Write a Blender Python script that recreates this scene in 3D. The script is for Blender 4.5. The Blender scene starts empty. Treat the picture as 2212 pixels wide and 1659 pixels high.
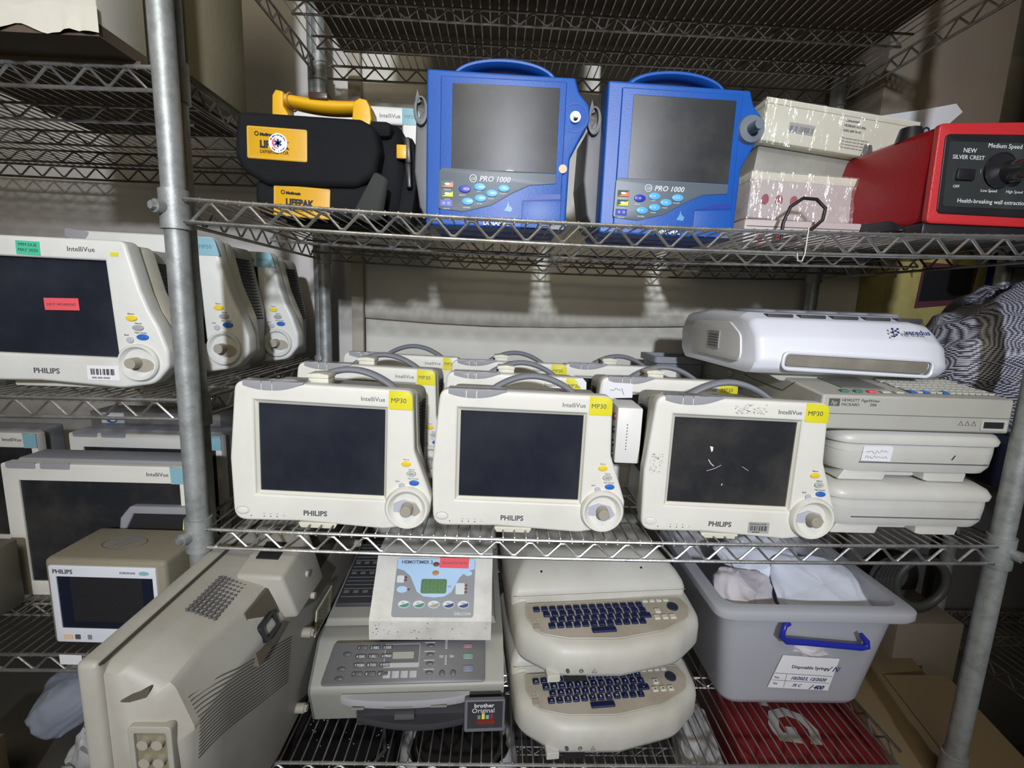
import bpy, bmesh, math, random
from mathutils import Vector, Matrix, Euler, noise
random.seed(7)
SC = bpy.context.scene
COL = SC.collection
PI = math.pi

# ------------------------------------------------------------------ camera
cam_d = bpy.data.cameras.new('camera')
cam = bpy.data.objects.new('camera', cam_d)
COL.objects.link(cam)
R_ = Vector((0.998994, -0.025782, 0.036704))
U_ = Vector((0.0, 0.0, 0.0))
F_ = Vector((0.031434, 0.986152, -0.162837)).normalized()
R_ = (R_ - F_ * R_.dot(F_)).normalized()
U_ = R_.cross(F_)
cam.matrix_world = Matrix(((R_.x, U_.x, -F_.x, 0.43158), (R_.y, U_.y, -F_.y, -0.67331),
                           (R_.z, U_.z, -F_.z, 1.18597), (0, 0, 0, 1)))
cam_d.sensor_width = 36
cam_d.lens = 36 * 1035.5 / 2212
cam_d.clip_start = 0.02
SC.camera = cam

# ------------------------------------------------------------------ light
w = bpy.data.worlds.new('world')
SC.world = w
w.use_nodes = True
w.node_tree.nodes['Background'].inputs[0].default_value = (0.62, 0.64, 0.70, 1)
w.node_tree.nodes['Background'].inputs[1].default_value = 0.055


def lamp(name, kind, loc, target, energy, color, size=0.1, size_y=None, angle=None):
    d = bpy.data.lights.new(name, kind)
    d.energy = energy
    d.color = color
    if kind == 'AREA':
        d.size = size
        if size_y:
            d.shape = 'RECTANGLE'
            d.size_y = size_y
    else:
        d.shadow_soft_size = size
    if kind == 'SPOT':
        d.spot_size = angle or 1.2
        d.spot_blend = 1.0
    o = bpy.data.objects.new(name, d)
    COL.objects.link(o)
    o.location = loc
    o.rotation_euler = (Vector(target) - Vector(loc)).to_track_quat('-Z', 'Y').to_euler()
    return o


lamp('daylight_lamp', 'SPOT', (0.55, -2.6, 1.93), (0.42, 0.3, 1.28), 330, (0.86, 0.90, 1.0), 0.07, angle=0.98)
lamp('warm_fill_above', 'AREA', (0.3, -1.3, 2.35), (0.45, 0.1, 0.9), 10, (1.0, 0.88, 0.64), 0.9, 0.5)  # soft warm fill added from above, no known fixture
lamp('warm_lamp', 'AREA', (-0.2, -2.5, 1.42), (0.4, 0.3, 1.15), 6, (1.0, 0.91, 0.74), 0.8, 0.5)
SC.view_settings.view_transform = 'Standard'
SC.view_settings.look = 'None'
SC.view_settings.gamma = 1
SC.view_settings.exposure = 0.0

# ------------------------------------------------------------------ materials
MATS = {}


def mat(name, col, rough=0.5, metal=0.0, dirt=None, amt=0.35, scale=6.0, bump=0.0, bscale=60.0,
        trans=0.0, alpha=1.0, coat=0.0, emit=None, ior=1.45, spec=0.5):
    if name in MATS:
        return MATS[name]
    m = bpy.data.materials.new(name)
    m.use_nodes = True
    nt = m.node_tree
    b = nt.nodes['Principled BSDF']
    b.inputs['Base Color'].default_value = (*col, 1)
    b.inputs['Roughness'].default_value = rough
    b.inputs['Metallic'].default_value = metal
    b.inputs['IOR'].default_value = ior
    b.inputs['Specular IOR Level'].default_value = spec
    if trans:
        b.inputs['Transmission Weight'].default_value = trans
    if alpha < 1:
        b.inputs['Alpha'].default_value = alpha
    if coat:
        b.inputs['Coat Weight'].default_value = coat
    tc = nt.nodes.new('ShaderNodeTexCoord')
    if dirt:
        n = nt.nodes.new('ShaderNodeTexNoise')
        n.inputs['Scale'].default_value = scale
        n.inputs['Detail'].default_value = 8
        n.inputs['Roughness'].default_value = 0.65
        nt.links.new(tc.outputs['Object'], n.inputs['Vector'])
        r = nt.nodes.new('ShaderNodeMapRange')
        r.inputs['From Min'].default_value = 0.42
        r.inputs['From Max'].default_value = 0.75
        r.inputs['To Max'].default_value = amt
        nt.links.new(n.outputs['Fac'], r.inputs['Value'])
        mx = nt.nodes.new('ShaderNodeMix')
        mx.data_type = 'RGBA'
        mx.inputs['A'].default_value = (*col, 1)
        mx.inputs['B'].default_value = (*dirt, 1)
        nt.links.new(r.outputs['Result'], mx.inputs['Factor'])
        nt.links.new(mx.outputs['Result'], b.inputs['Base Color'])
    if bump:
        n2 = nt.nodes.new('ShaderNodeTexNoise')
        n2.inputs['Scale'].default_value = bscale
        n2.inputs['Detail'].default_value = 4
        nt.links.new(tc.outputs['Object'], n2.inputs['Vector'])
        bp = nt.nodes.new('ShaderNodeBump')
        bp.inputs['Strength'].default_value = bump
        bp.inputs['Distance'].default_value = 0.002
        nt.links.new(n2.outputs['Fac'], bp.inputs['Height'])
        nt.links.new(bp.outputs['Normal'], b.inputs['Normal'])
    MATS[name] = m
    return m


M = dict(
    cream=mat('cream_plastic', (0.74, 0.73, 0.66), 0.42, dirt=(0.45, 0.40, 0.30), amt=0.22, scale=9),
    cream_y=mat('yellowed_cream_plastic', (0.66, 0.65, 0.54), 0.45, dirt=(0.40, 0.35, 0.24), amt=0.3, scale=8),
    white=mat('white_plastic', (0.72, 0.72, 0.69), 0.38, dirt=(0.42, 0.38, 0.32), amt=0.2, scale=9),
    inner=mat('inner_bezel_plastic', (0.66, 0.65, 0.55), 0.5),
    housing=mat('grey_beige_housing', (0.36, 0.35, 0.32), 0.5, dirt=(0.2, 0.18, 0.15), amt=0.4),
    grey=mat('blue_grey_plastic', (0.24, 0.25, 0.28), 0.42, dirt=(0.16, 0.15, 0.14), amt=0.3),
    midgrey=mat('mid_grey_plastic', (0.36, 0.36, 0.37), 0.45),
    lens=mat('smoked_lens', (0.33, 0.33, 0.35), 0.2, coat=0.6),
    knob=mat('taupe_knob', (0.36, 0.33, 0.27), 0.45),
    dark=mat('dark_void', (0.012, 0.012, 0.014), 0.7),
    print_=mat('dark_grey_print', (0.09, 0.09, 0.10), 0.6),
    print_l=mat('light_print', (0.72, 0.74, 0.76), 0.5),
    print_b=mat('black_print', (0.015, 0.015, 0.02), 0.6),
    print_n=mat('navy_print', (0.02, 0.04, 0.16), 0.5),
    yel=mat('yellow_badge', (0.72, 0.66, 0.02), 0.4, dirt=(0.35, 0.32, 0.02), amt=0.25),
    teal=mat('pale_teal_badge', (0.25, 0.46, 0.52), 0.4),
    b_yel=mat('yellow_button', (0.80, 0.58, 0.04), 0.35),
    b_org=mat('orange_button', (0.68, 0.34, 0.04), 0.4),
    b_gry=mat('grey_button', (0.36, 0.37, 0.38), 0.35),
    b_blu=mat('blue_button', (0.03, 0.14, 0.48), 0.35),
    b_lgr=mat('light_grey_button', (0.44, 0.45, 0.52), 0.35),
    blue=mat('royal_blue_plastic', (0.010, 0.092, 0.41), 0.42, dirt=(0.008, 0.055, 0.26), amt=0.5, bump=0.08, bscale=400),
    blue_d=mat('navy_blue_plastic', (0.006, 0.04, 0.30), 0.45),
    b_sky=mat('sky_blue_button', (0.10, 0.42, 0.80), 0.35),
    panel=mat('slate_panel', (0.10, 0.125, 0.15), 0.4),
    black=mat('black_nylon', (0.007, 0.008, 0.010), 0.8, bump=0.4, bscale=700, dirt=(0.02, 0.022, 0.02), amt=0.4, spec=0.25),
    blackp=mat('black_plastic', (0.015, 0.015, 0.018), 0.35),
    amber=mat('amber_plastic', (0.72, 0.40, 0.01), 0.38, dirt=(0.45, 0.26, 0.02), amt=0.4),
    amber_p=mat('amber_vinyl_patch', (0.66, 0.36, 0.015), 0.28, dirt=(0.4, 0.22, 0.02), amt=0.5),
    brown=mat('brown_plastic', (0.05, 0.03, 0.025), 0.3),
    red=mat('glossy_red_shaded', (0.27, 0.008, 0.012), 0.22, bump=0.25, bscale=500),  # the side's shade is put into this red, darker than the front's
    redf=mat('red_front_plastic', (0.50, 0.025, 0.03), 0.35, bump=0.3, bscale=600),
    beige=mat('beige_monitor_plastic', (0.40, 0.39, 0.345), 0.5, dirt=(0.27, 0.22, 0.15), amt=0.6, scale=5, bump=0.08, bscale=500),
    cubeb=mat('olive_beige_plastic', (0.26, 0.235, 0.17), 0.6, bump=0.35, bscale=600, dirt=(0.18, 0.15, 0.10), amt=0.4),
    ecg=mat('off_white_abs', (0.57, 0.56, 0.50), 0.45, dirt=(0.34, 0.30, 0.22), amt=0.45, scale=7),
    ecg_p=mat('beige_key_panel', (0.43, 0.39, 0.32), 0.55, dirt=(0.28, 0.24, 0.17), amt=0.6, scale=14),
    key=mat('navy_key', (0.008, 0.014, 0.065), 0.45),
    key_w=mat('cream_key', (0.62, 0.60, 0.50), 0.45),
    hp=mat('warm_grey_case', (0.43, 0.43, 0.38), 0.5, dirt=(0.28, 0.26, 0.21), amt=0.3, bump=0.05, bscale=500),
    hpkey=mat('warm_grey_keys', (0.50, 0.50, 0.45), 0.5),
    silver=mat('silver_plastic', (0.31, 0.31, 0.27), 0.42, dirt=(0.24, 0.22, 0.16), amt=0.3),
    char=mat('charcoal_plastic', (0.045, 0.045, 0.05), 0.4),
    charp=mat('charcoal_panel', (0.095, 0.095, 0.10), 0.38, dirt=(0.14, 0.13, 0.11), amt=0.4),
    lcd=mat('grey_green_lcd', (0.25, 0.26, 0.23), 0.3),
    cool=mat('cool_white_plastic', (0.74, 0.76, 0.82), 0.3, dirt=(0.5, 0.5, 0.5), amt=0.15),
    smoke=mat('smoked_window', (0.20, 0.185, 0.15), 0.25, dirt=(0.32, 0.30, 0.26), amt=0.6, scale=18),
    paper=mat('white_paper', (0.78, 0.78, 0.80), 0.7),
    cardb=mat('tan_cardboard', (0.23, 0.17, 0.095), 0.85, dirt=(0.22, 0.16, 0.08), amt=0.6, bump=0.15, bscale=90),
    cardp=mat('pale_cardboard', (0.36, 0.32, 0.20), 0.85, dirt=(0.26, 0.22, 0.14), amt=0.6, scale=4, bump=0.15, bscale=90),
    cardw=mat('whitewashed_cardboard', (0.62, 0.60, 0.52), 0.85, dirt=(0.4, 0.37, 0.3), amt=0.5, scale=5),
    tape=mat('grey_tape', (0.24, 0.22, 0.17), 0.5),
    hemo=mat('speckled_white_paint', (0.66, 0.65, 0.60), 0.5, dirt=(0.30, 0.27, 0.22), amt=0.5, scale=16),
    hblue=mat('light_blue_label', (0.40, 0.60, 0.82), 0.4),
    hgrey=mat('grey_label', (0.24, 0.26, 0.28), 0.4),
    green=mat('green_display', (0.05, 0.16, 0.06), 0.3),
    greenseg=mat('green_segments', (0.10, 0.28, 0.10), 0.4),
    redst=mat('red_sticker', (0.80, 0.10, 0.12), 0.6),
    grnst=mat('green_sticker', (0.06, 0.55, 0.32), 0.6),
    yelst=mat('lime_sticker', (0.75, 0.80, 0.05), 0.6),
    peach=mat('peach_dot', (0.80, 0.55, 0.38), 0.6),
    maroon=mat('maroon_lens', (0.20, 0.03, 0.02), 0.4),
    pink=mat('maroon_button', (0.30, 0.03, 0.06), 0.4),
    brz=mat('bronze_lens', (0.40, 0.22, 0.05), 0.4),
    gpr=mat('dark_green_print', (0.05, 0.22, 0.16), 0.5),
    bluehandle=mat('blue_handle', (0.02, 0.03, 0.33), 0.28),
    bag=mat('blue_grey_film', (0.26, 0.29, 0.36), 0.35, bump=0.6, bscale=25),
    bagw=mat('white_film', (0.55, 0.56, 0.58), 0.4, bump=0.8, bscale=30, dirt=(0.25, 0.25, 0.26), amt=0.7, scale=20),
    packw=mat('white_packet', (0.80, 0.84, 0.93), 0.45, bump=0.5, bscale=25),
    packp=mat('pinkish_packet', (0.64, 0.60, 0.62), 0.5, bump=0.4, bscale=25),
    redbox=mat('dark_red_carton', (0.22, 0.018, 0.022), 0.5, dirt=(0.10, 0.01, 0.015), amt=0.5),
    wht_l=mat('grey_white_print', (0.50, 0.50, 0.50), 0.6),
    cordm=mat('black_cord', (0.015, 0.012, 0.012), 0.4),
    chrome=mat('bright_chrome', (0.75, 0.76, 0.78), 0.2, metal=1.0),
    floor=mat('concrete_floor', (0.07, 0.065, 0.06), 0.8, dirt=(0.03, 0.03, 0.03), amt=0.6),
    ceil=mat('ceiling_paint', (0.22, 0.21, 0.20), 0.9),
    side=mat('side_wall_paint', (0.10, 0.095, 0.09), 0.9),
    navyd=mat('navy_cloth', (0.008, 0.010, 0.03), 0.9),
    rblue=mat('blue_bucket', (0.015, 0.02, 0.30), 0.4),
    ybox=mat('printed_yellow_carton', (0.42, 0.36, 0.12), 0.7, dirt=(0.18, 0.13, 0.05), amt=0.6, scale=14),
    magen=mat('dark_maroon_carton', (0.10, 0.03, 0.035), 0.6),
    coil=mat('grey_hose', (0.07, 0.07, 0.065), 0.45),
)


def wire_mat(name, col, rust, rough):
    m = mat(name, col, rough, metal=0.9, dirt=rust, amt=0.85, scale=28, bump=0.15, bscale=300)
    return m


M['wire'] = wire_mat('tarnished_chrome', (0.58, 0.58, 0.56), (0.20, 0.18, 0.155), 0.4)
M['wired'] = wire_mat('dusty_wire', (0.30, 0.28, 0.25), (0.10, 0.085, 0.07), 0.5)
M['galv'] = mat('galvanised_steel', (0.37, 0.39, 0.38), 0.5, metal=0.45, dirt=(0.20, 0.21, 0.20), amt=0.9, scale=45, bump=0.2, bscale=120)


def screen_mat(name, col, rough, refl_haze, hz_scale=5):
    m = mat(name, col, rough, dirt=refl_haze, amt=0.7, scale=hz_scale, coat=0.15)  # grey reflections on the glass are painted into the screen colour as mottling
    return m


M['scr'] = screen_mat('lcd_screen', (0.016, 0.019, 0.028), 0.25, (0.050, 0.052, 0.065), 4)
M['scr_b'] = screen_mat('scratched_lcd_screen', (0.020, 0.021, 0.024), 0.35, (0.075, 0.07, 0.06), 8)
M['scr_g'] = screen_mat('matte_grey_screen', (0.030, 0.032, 0.034), 0.4, (0.085, 0.09, 0.085), 9)


def sheet_mat(name, col, dirt, wr=0.5):
    m = mat(name, col, 0.7, dirt=dirt, amt=0.6, scale=3, bump=wr, bscale=5)
    return m


M['wall'] = sheet_mat('wall_plaster', (0.60, 0.57, 0.53), (0.44, 0.41, 0.37))
M['sheet'] = sheet_mat('cream_sheeting', (0.66, 0.64, 0.56), (0.48, 0.45, 0.39))


def frosted():
    m = bpy.data.materials.new('frosted_bin_plastic')
    m.use_nodes = True
    nt = m.node_tree
    b = nt.nodes['Principled BSDF']
    b.inputs['Base Color'].default_value = (0.72, 0.73, 0.77, 1)
    b.inputs['Roughness'].default_value = 0.42
    b.inputs['Subsurface Weight'].default_value = 0.0
    tr = nt.nodes.new('ShaderNodeBsdfTranslucent')
    tr.inputs['Color'].default_value = (0.80, 0.82, 0.87, 1)
    mx = nt.nodes.new('ShaderNodeMixShader')
    mx.inputs[0].default_value = 0.45
    tp = nt.nodes.new('ShaderNodeBsdfTransparent')
    m2 = nt.nodes.new('ShaderNodeMixShader')
    m2.inputs[0].default_value = 0.10
    out = nt.nodes['Material Output']
    nt.links.new(b.outputs[0], mx.inputs[1])
    nt.links.new(tr.outputs[0], mx.inputs[2])
    nt.links.new(mx.outputs[0], m2.inputs[1])
    nt.links.new(tp.outputs[0], m2.inputs[2])
    nt.links.new(m2.outputs[0], out.inputs['Surface'])
    return m


M['frost'] = frosted()


def film():
    """clear crinkled cling film: mostly transparent, glossy creases"""
    m = bpy.data.materials.new('clear_cling_film')
    m.use_nodes = True
    nt = m.node_tree
    for n in list(nt.nodes):
        if n.type != 'OUTPUT_MATERIAL':
            nt.nodes.remove(n)
    out = nt.nodes['Material Output']
    tc = nt.nodes.new('ShaderNodeTexCoord')
    mp = nt.nodes.new('ShaderNodeMapping')
    mp.inputs['Scale'].default_value = (60, 60, 14)
    no = nt.nodes.new('ShaderNodeTexNoise')
    no.inputs['Scale'].default_value = 1.0
    no.inputs['Detail'].default_value = 3
    bp = nt.nodes.new('ShaderNodeBump')
    bp.inputs['Strength'].default_value = 1.0
    bp.inputs['Distance'].default_value = 0.01
    g = nt.nodes.new('ShaderNodeBsdfGlossy')
    g.inputs['Roughness'].default_value = 0.12
    tp = nt.nodes.new('ShaderNodeBsdfTransparent')
    df = nt.nodes.new('ShaderNodeBsdfDiffuse')
    df.inputs['Color'].default_value = (0.8, 0.8, 0.78, 1)
    m1 = nt.nodes.new('ShaderNodeMixShader')
    m1.inputs[0].default_value = 0.10
    m2 = nt.nodes.new('ShaderNodeMixShader')
    m2.inputs[0].default_value = 0.10
    nt.links.new(tc.outputs['Object'], mp.inputs['Vector'])
    nt.links.new(mp.outputs[0], no.inputs['Vector'])
    nt.links.new(no.outputs['Fac'], bp.inputs['Height'])
    nt.links.new(bp.outputs[0], g.inputs['Normal'])
    nt.links.new(tp.outputs[0], m1.inputs[1])
    nt.links.new(df.outputs[0], m1.inputs[2])
    nt.links.new(m1.outputs[0], m2.inputs[1])
    nt.links.new(g.outputs[0], m2.inputs[2])
    nt.links.new(m2.outputs[0], out.inputs['Surface'])
    return m


M['film'] = film()
M['glass'] = mat('dark_glass', (0.02, 0.018, 0.018), 0.08, coat=1.0)


def net_mat():
    m = bpy.data.materials.new('woven_net_cloth')
    m.use_nodes = True
    nt = m.node_tree
    b = nt.nodes['Principled BSDF']
    b.inputs['Roughness'].default_value = 0.45
    tc = nt.nodes.new('ShaderNodeTexCoord')
    ck = nt.nodes.new('ShaderNodeTexChecker')
    ck.inputs['Scale'].default_value = 420
    ck.inputs['Color1'].default_value = (0.42, 0.42, 0.48, 1)
    ck.inputs['Color2'].default_value = (0.025, 0.025, 0.04, 1)
    nt.links.new(tc.outputs['UV'], ck.inputs['Vector'])
    nt.links.new(ck.outputs['Color'], b.inputs['Base Color'])
    return m


M['net'] = net_mat()


# ------------------------------------------------------------------ geometry helpers
class B:
    def __init__(self):
        self.bm = bmesh.new()

    def _merge(self, t, mtx=None):
        if mtx is not None:
            bmesh.ops.transform(t, matrix=mtx, verts=t.verts)
        me = bpy.data.meshes.new('tmp')
        t.to_mesh(me)
        t.free()
        self.bm.from_mesh(me)
        bpy.data.meshes.remove(me)
        return self

    def box(self, x0, x1, y0, y1, z0, z1, bev=0.0, seg=2, mtx=None):
        t = bmesh.new()
        bmesh.ops.create_cube(t, size=1)
        for v in t.verts:
            v.co = Vector(((x0 + x1) / 2 + v.co.x * (x1 - x0), (y0 + y1) / 2 + v.co.y * (y1 - y0),
                           (z0 + z1) / 2 + v.co.z * (z1 - z0)))
        if bev:
            bmesh.ops.bevel(t, geom=t.edges[:], offset=bev, segments=seg, profile=0.5, affect='EDGES')
        return self._merge(t, mtx)

    def hexa(self, pts, bev=0.0, seg=2):
        """8 points: bottom ring (4) then top ring (4)"""
        t = bmesh.new()
        v = [t.verts.new(p) for p in pts]
        for f in ((3, 2, 1, 0), (4, 5, 6, 7), (0, 1, 5, 4), (1, 2, 6, 5), (2, 3, 7, 6), (3, 0, 4, 7)):
            t.faces.new([v[i] for i in f])
        bmesh.ops.recalc_face_normals(t, faces=t.faces)
        if bev:
            bmesh.ops.bevel(t, geom=t.edges[:], offset=bev, segments=seg, profile=0.5, affect='EDGES')
        return self._merge(t)

    def cyl(self, p0, p1, r0, r1=None, n=16, caps=True):
        r1 = r0 if r1 is None else r1
        p0, p1 = Vector(p0), Vector(p1)
        d = p1 - p0
        t = bmesh.new()
        bmesh.ops.create_cone(t, cap_ends=caps, segments=n, radius1=r0, radius2=r1, depth=d.length)
        m = Matrix.Translation((p0 + p1) / 2) @ d.to_track_quat('Z', 'Y').to_matrix().to_4x4()
        return self._merge(t, m)

    def tube(self, pts, r, n=6, closed=False, cap=True):
        pts = [Vector(p) for p in pts]
        N = len(pts)
        rr = r if isinstance(r, (list, tuple)) else [r] * N
        bm = self.bm
        rings = []
        prev = None
        for i, p in enumerate(pts):
            if closed:
                d = (pts[(i + 1) % N] - pts[i - 1])
            else:
                d = pts[min(i + 1, N - 1)] - pts[max(i - 1, 0)]
            d.normalize()
            if prev is None:
                a = Vector((0, 0, 1)) if abs(d.z) < 0.9 else Vector((1, 0, 0))
                u = d.cross(a).normalized()
            else:
                u = (prev - d * prev.dot(d)).normalized()
            prev = u
            v = d.cross(u)
            rings.append([bm.verts.new(p + (u * math.cos(2 * PI * k / n) + v * math.sin(2 * PI * k / n)) * rr[i]) for k in range(n)])
        for i in range(N if closed else N - 1):
            a, b = rings[i], rings[(i + 1) % N]
            for k in range(n):
                bm.faces.new((a[k], a[(k + 1) % n], b[(k + 1) % n], b[k]))
        if cap and not closed:
            bm.faces.new(rings[0][::-1])
            bm.faces.new(rings[-1])
        return self

    def loft(self, rings, cap0=True, cap1=True, closed=True):
        bm = self.bm
        vs = [[bm.verts.new(p) for p in r] for r in rings]
        n = len(rings[0])
        new = []
        for a, b in zip(vs, vs[1:]):
            for k in range(n if closed else n - 1):
                new.append(bm.faces.new((a[k], a[(k + 1) % n], b[(k + 1) % n], b[k])))
        if cap0:
            new.append(bm.faces.new(vs[0][::-1]))
        if cap1:
            new.append(bm.faces.new(vs[-1]))
        bmesh.ops.recalc_face_normals(bm, faces=new)
        return self

    def plate(self, outline, y0, y1, holes=(), bev=0.0, res=2, mtx=None):
        """flat plate in local XZ, from y0 (front) to y1 (back), with holes and rounded edges"""
        cu = bpy.data.curves.new('c', 'CURVE')
        cu.dimensions = '2D'
        cu.fill_mode = 'BOTH'
        for loop in [outline] + list(holes):
            s = cu.splines.new('POLY')
            s.points.add(len(loop) - 1)
            for q, p in zip(s.points, loop):
                q.co = (p[0], p[1], 0, 1)
            s.use_cyclic_u = True
        cu.extrude = max((y1 - y0) / 2 - bev, 0.00001)
        cu.bevel_depth = bev
        cu.bevel_resolution = res
        cu.offset = -bev
        o = bpy.data.objects.new('c', cu)
        me = bpy.data.meshes.new_from_object(o)
        bpy.data.objects.remove(o)
        bpy.data.curves.remove(cu)
        t = bmesh.new()
        t.from_mesh(me)
        bpy.data.meshes.remove(me)
        bmesh.ops.remove_doubles(t, verts=t.verts, dist=1e-5)
        ym = (y0 + y1) / 2
        for v in t.verts:
            v.co = Vector((v.co.x, ym - v.co.z, v.co.y))
        return self._merge(t, mtx)

    def xform(self, mtx):
        bmesh.ops.transform(self.bm, matrix=mtx, verts=self.bm.verts)
        return self

    def sphere(self, c, r, sx=1, sy=1, sz=1, n=16):
        t = bmesh.new()
        bmesh.ops.create_uvsphere(t, u_segments=n, v_segments=n // 2, radius=r)
        return self._merge(t, Matrix.Translation(c) @ Matrix.Diagonal((sx, sy, sz, 1)))

    def obj(self, name, m, parent=None, ang=35, loc=None, rot=None):
        me = bpy.data.meshes.new(name)
        self.bm.to_mesh(me)
        self.bm.free()
        me.materials.append(m if not isinstance(m, str) else M[m])
        me.shade_smooth()
        me.set_sharp_from_angle(angle=math.radians(ang))
        o = bpy.data.objects.new(name, me)
        COL.objects.link(o)
        if parent:
            o.parent = parent
        if loc:
            o.location = loc
        if rot:
            o.rotation_euler = rot
        return o


def fillet(pts, r, n=5):
    """round the corners of a closed 2D polygon; r single or per corner"""
    out = []
    N = len(pts)
    for i, p in enumerate(pts):
        rr = r[i] if isinstance(r, (list, tuple)) else r
        a, b, c = Vector(pts[i - 1]), Vector(p), Vector(pts[(i + 1) % N])
        if rr <= 0:
            out.append((b.x, b.y))
            continue
        u, v = (a - b), (c - b)
        lu, lv = u.length, v.length
        u.normalize()
        v.normalize()
        ang = u.angle(v)
        t = min(max(rr / max(math.tan(min(ang, PI - 1e-4) / 2), 1e-6), 2e-4), lu * 0.49, lv * 0.49)
        p0, p1 = b + u * t, b + v * t
        for k in range(n + 1):
            s = k / n
            q = p0 * (1 - s) ** 2 + b * 2 * s * (1 - s) + p1 * s ** 2
            out.append((q.x, q.y))
    return out


def rect(x0, x1, z0, z1, r=0.0, n=4):
    p = [(x0, z0), (x1, z0), (x1, z1), (x0, z1)]
    return fillet(p, r, n) if r else p


def ell(cx, cz, rx, rz=None, n=24, a0=0.0):
    rz = rx if rz is None else rz
    return [(cx + rx * math.cos(a0 + 2 * PI * k / n), cz + rz * math.sin(a0 + 2 * PI * k / n)) for k in range(n)]


def text_mesh(b, s, x, z, size, y=-0.0004, align='LEFT', shear=0.0, sx=1.0, extrude=0.00015, mtx=None, bold=0.0, rotz=0.0):
    """lettering in the local XZ plane facing -Y, appended to builder b"""
    cu = bpy.data.curves.new('t', 'FONT')
    cu.body = s
    cu.size = size
    cu.align_x = align
    cu.shear = shear
    cu.extrude = extrude
    cu.offset = bold
    cu.resolution_u = 2
    o = bpy.data.objects.new('t', cu)
    me = bpy.data.meshes.new_from_object(o)
    bpy.data.objects.remove(o)
    bpy.data.curves.remove(cu)
    t = bmesh.new()
    t.from_mesh(me)
    bpy.data.meshes.remove(me)
    c, s_ = math.cos(rotz), math.sin(rotz)
    for v in t.verts:
        X, Z = v.co.x * sx, v.co.y
        v.co = Vector((x + X * c - Z * s_, y - v.co.z, z + X * s_ + Z * c))
    b._merge(t, mtx)
    return b


def scribble(b, x, z, w, h, y, n=10, r=0.0004, seed=1):
    rn = random.Random(seed)
    pts = [(x + w * i / n, y, z + h * (rn.random())) for i in range(n + 1)]
    b.tube(pts, r, 4)
    return b


def bars(b, x0, x1, z0, z1, y, n=26, seed=3):
    rn = random.Random(seed)
    dx = (x1 - x0) / n
    for i in range(n):
        if rn.random() < 0.72:
            wd = dx * rn.uniform(0.3, 0.75)
            b.box(x0 + i * dx, x0 + i * dx + wd, y - 0.0002, y, z0, z1)
    return b


def thing(name, label, cat, loc=(0, 0, 0), rot=(0, 0, 0), group=None):
    o = bpy.data.objects.new(name, None)
    o.empty_display_size = 0.05
    COL.objects.link(o)
    o.location = loc
    o.rotation_euler = rot
    o['label'] = label
    o['category'] = cat
    if group:
        o['group'] = group
    return o


def tag(o, label, cat, group=None):
    o['label'] = label
    o['category'] = cat
    if group:
        o['group'] = group
    return o


def struct(o):
    o['kind'] = 'structure'
    return o


def dup(root, loc, rot=(0, 0, 0), label=None, group=None, skip=(), sub=None):
    r = root.copy()
    COL.objects.link(r)
    r.location = loc
    r.rotation_euler = rot
    if label:
        r['label'] = label
    if group:
        r['group'] = group
    for ch in list(root.children):
        if ch.name.split('.')[0] in skip:
            continue
        c = ch.copy()
        COL.objects.link(c)
        c.parent = r
        for g in ch.children:
            d = g.copy()
            COL.objects.link(d)
            d.parent = c
    return r


def rot_z(a):
    return Matrix.Rotation(a, 4, 'Z')


# ------------------------------------------------------------------ room
WY = 0.66
b = B()
b.box(-2.6, 3.0, WY, WY + 0.1, 0, 2.7)
struct(b.obj('wall_back', 'wall'))
b = B()
b.box(-2.6, 3.0, -3.4, WY + 0.1, -0.1, 0)
struct(b.obj('floor', 'floor'))
b = B()
b.box(-2.6, 3.0, -3.4, WY + 0.1, 2.7, 2.8)
struct(b.obj('ceiling', 'ceil'))
b = B()
b.box(-2.7, -2.6, -3.4, WY + 0.1, 0, 2.7)
struct(b.obj('wall_left', 'side'))
b = B()
b.box(3.0, 3.1, -3.4, WY + 0.1, 0, 2.7)
struct(b.obj('wall_right', 'side'))


# sheeting hung over the wall
def hung_sheet(name, x0, x1, z0, z1, y, amp, seed, nx=90, nz=26, m='sheet', vfold=0.5):
    b = B()
    rows = []
    for j in range(nz + 1):
        r = []
        tz = j / nz
        for i in range(nx + 1):
            tx = i / nx
            X = x0 + (x1 - x0) * tx
            Z = z0 + (z1 - z0) * tz
            f = noise.noise(Vector((X * 9 + seed, Z * 1.6, seed))) * vfold + noise.noise(Vector((X * 3.1, Z * 4 + seed, 2.2))) * 0.6
            f += 0.35 * abs(noise.noise(Vector((X * 20, Z * 2.5, seed + 5))))
            edge = 0.012 * math.sin(X * 4 + seed)
            r.append((X, y - amp * (f + 0.4), Z + (edge if j in (0, nz) else 0)))
        rows.append(r)
    b.loft(rows, cap0=False, cap1=False, closed=False)
    o = b.obj(name, m, ang=80)
    md = o.modifiers.new('thickness', 'SOLIDIFY')
    md.thickness = 0.0015
    return o


o = hung_sheet('wall_sheet', 0.06, 2.0, 1.14, 1.86, 0.640, 0.012, 3)
tag(o, 'cream sheeting hung on the wall above the crease, behind the middle shelf gap', 'sheet', 'cream sheeting on the back wall')
o = hung_sheet('wall_sheet', 0.06, 2.0, 0.55, 1.165, 0.654, 0.010, 9, vfold=0.3)
tag(o, 'lower whitish sheeting on the wall, behind the middle shelf monitors', 'sheet', 'cream sheeting on the back wall')
b = B()
b.box(0.045, 0.075, 0.607, 0.622, 0.0, 1.9, 0.002)
tag(b.obj('wooden_batten', mat('painted_batten', (0.42, 0.39, 0.31), 0.7, dirt=(0.3, 0.27, 0.2), amt=0.5)),
    'narrow upright cream batten in front of the wall beside the back left post', 'batten')


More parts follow.
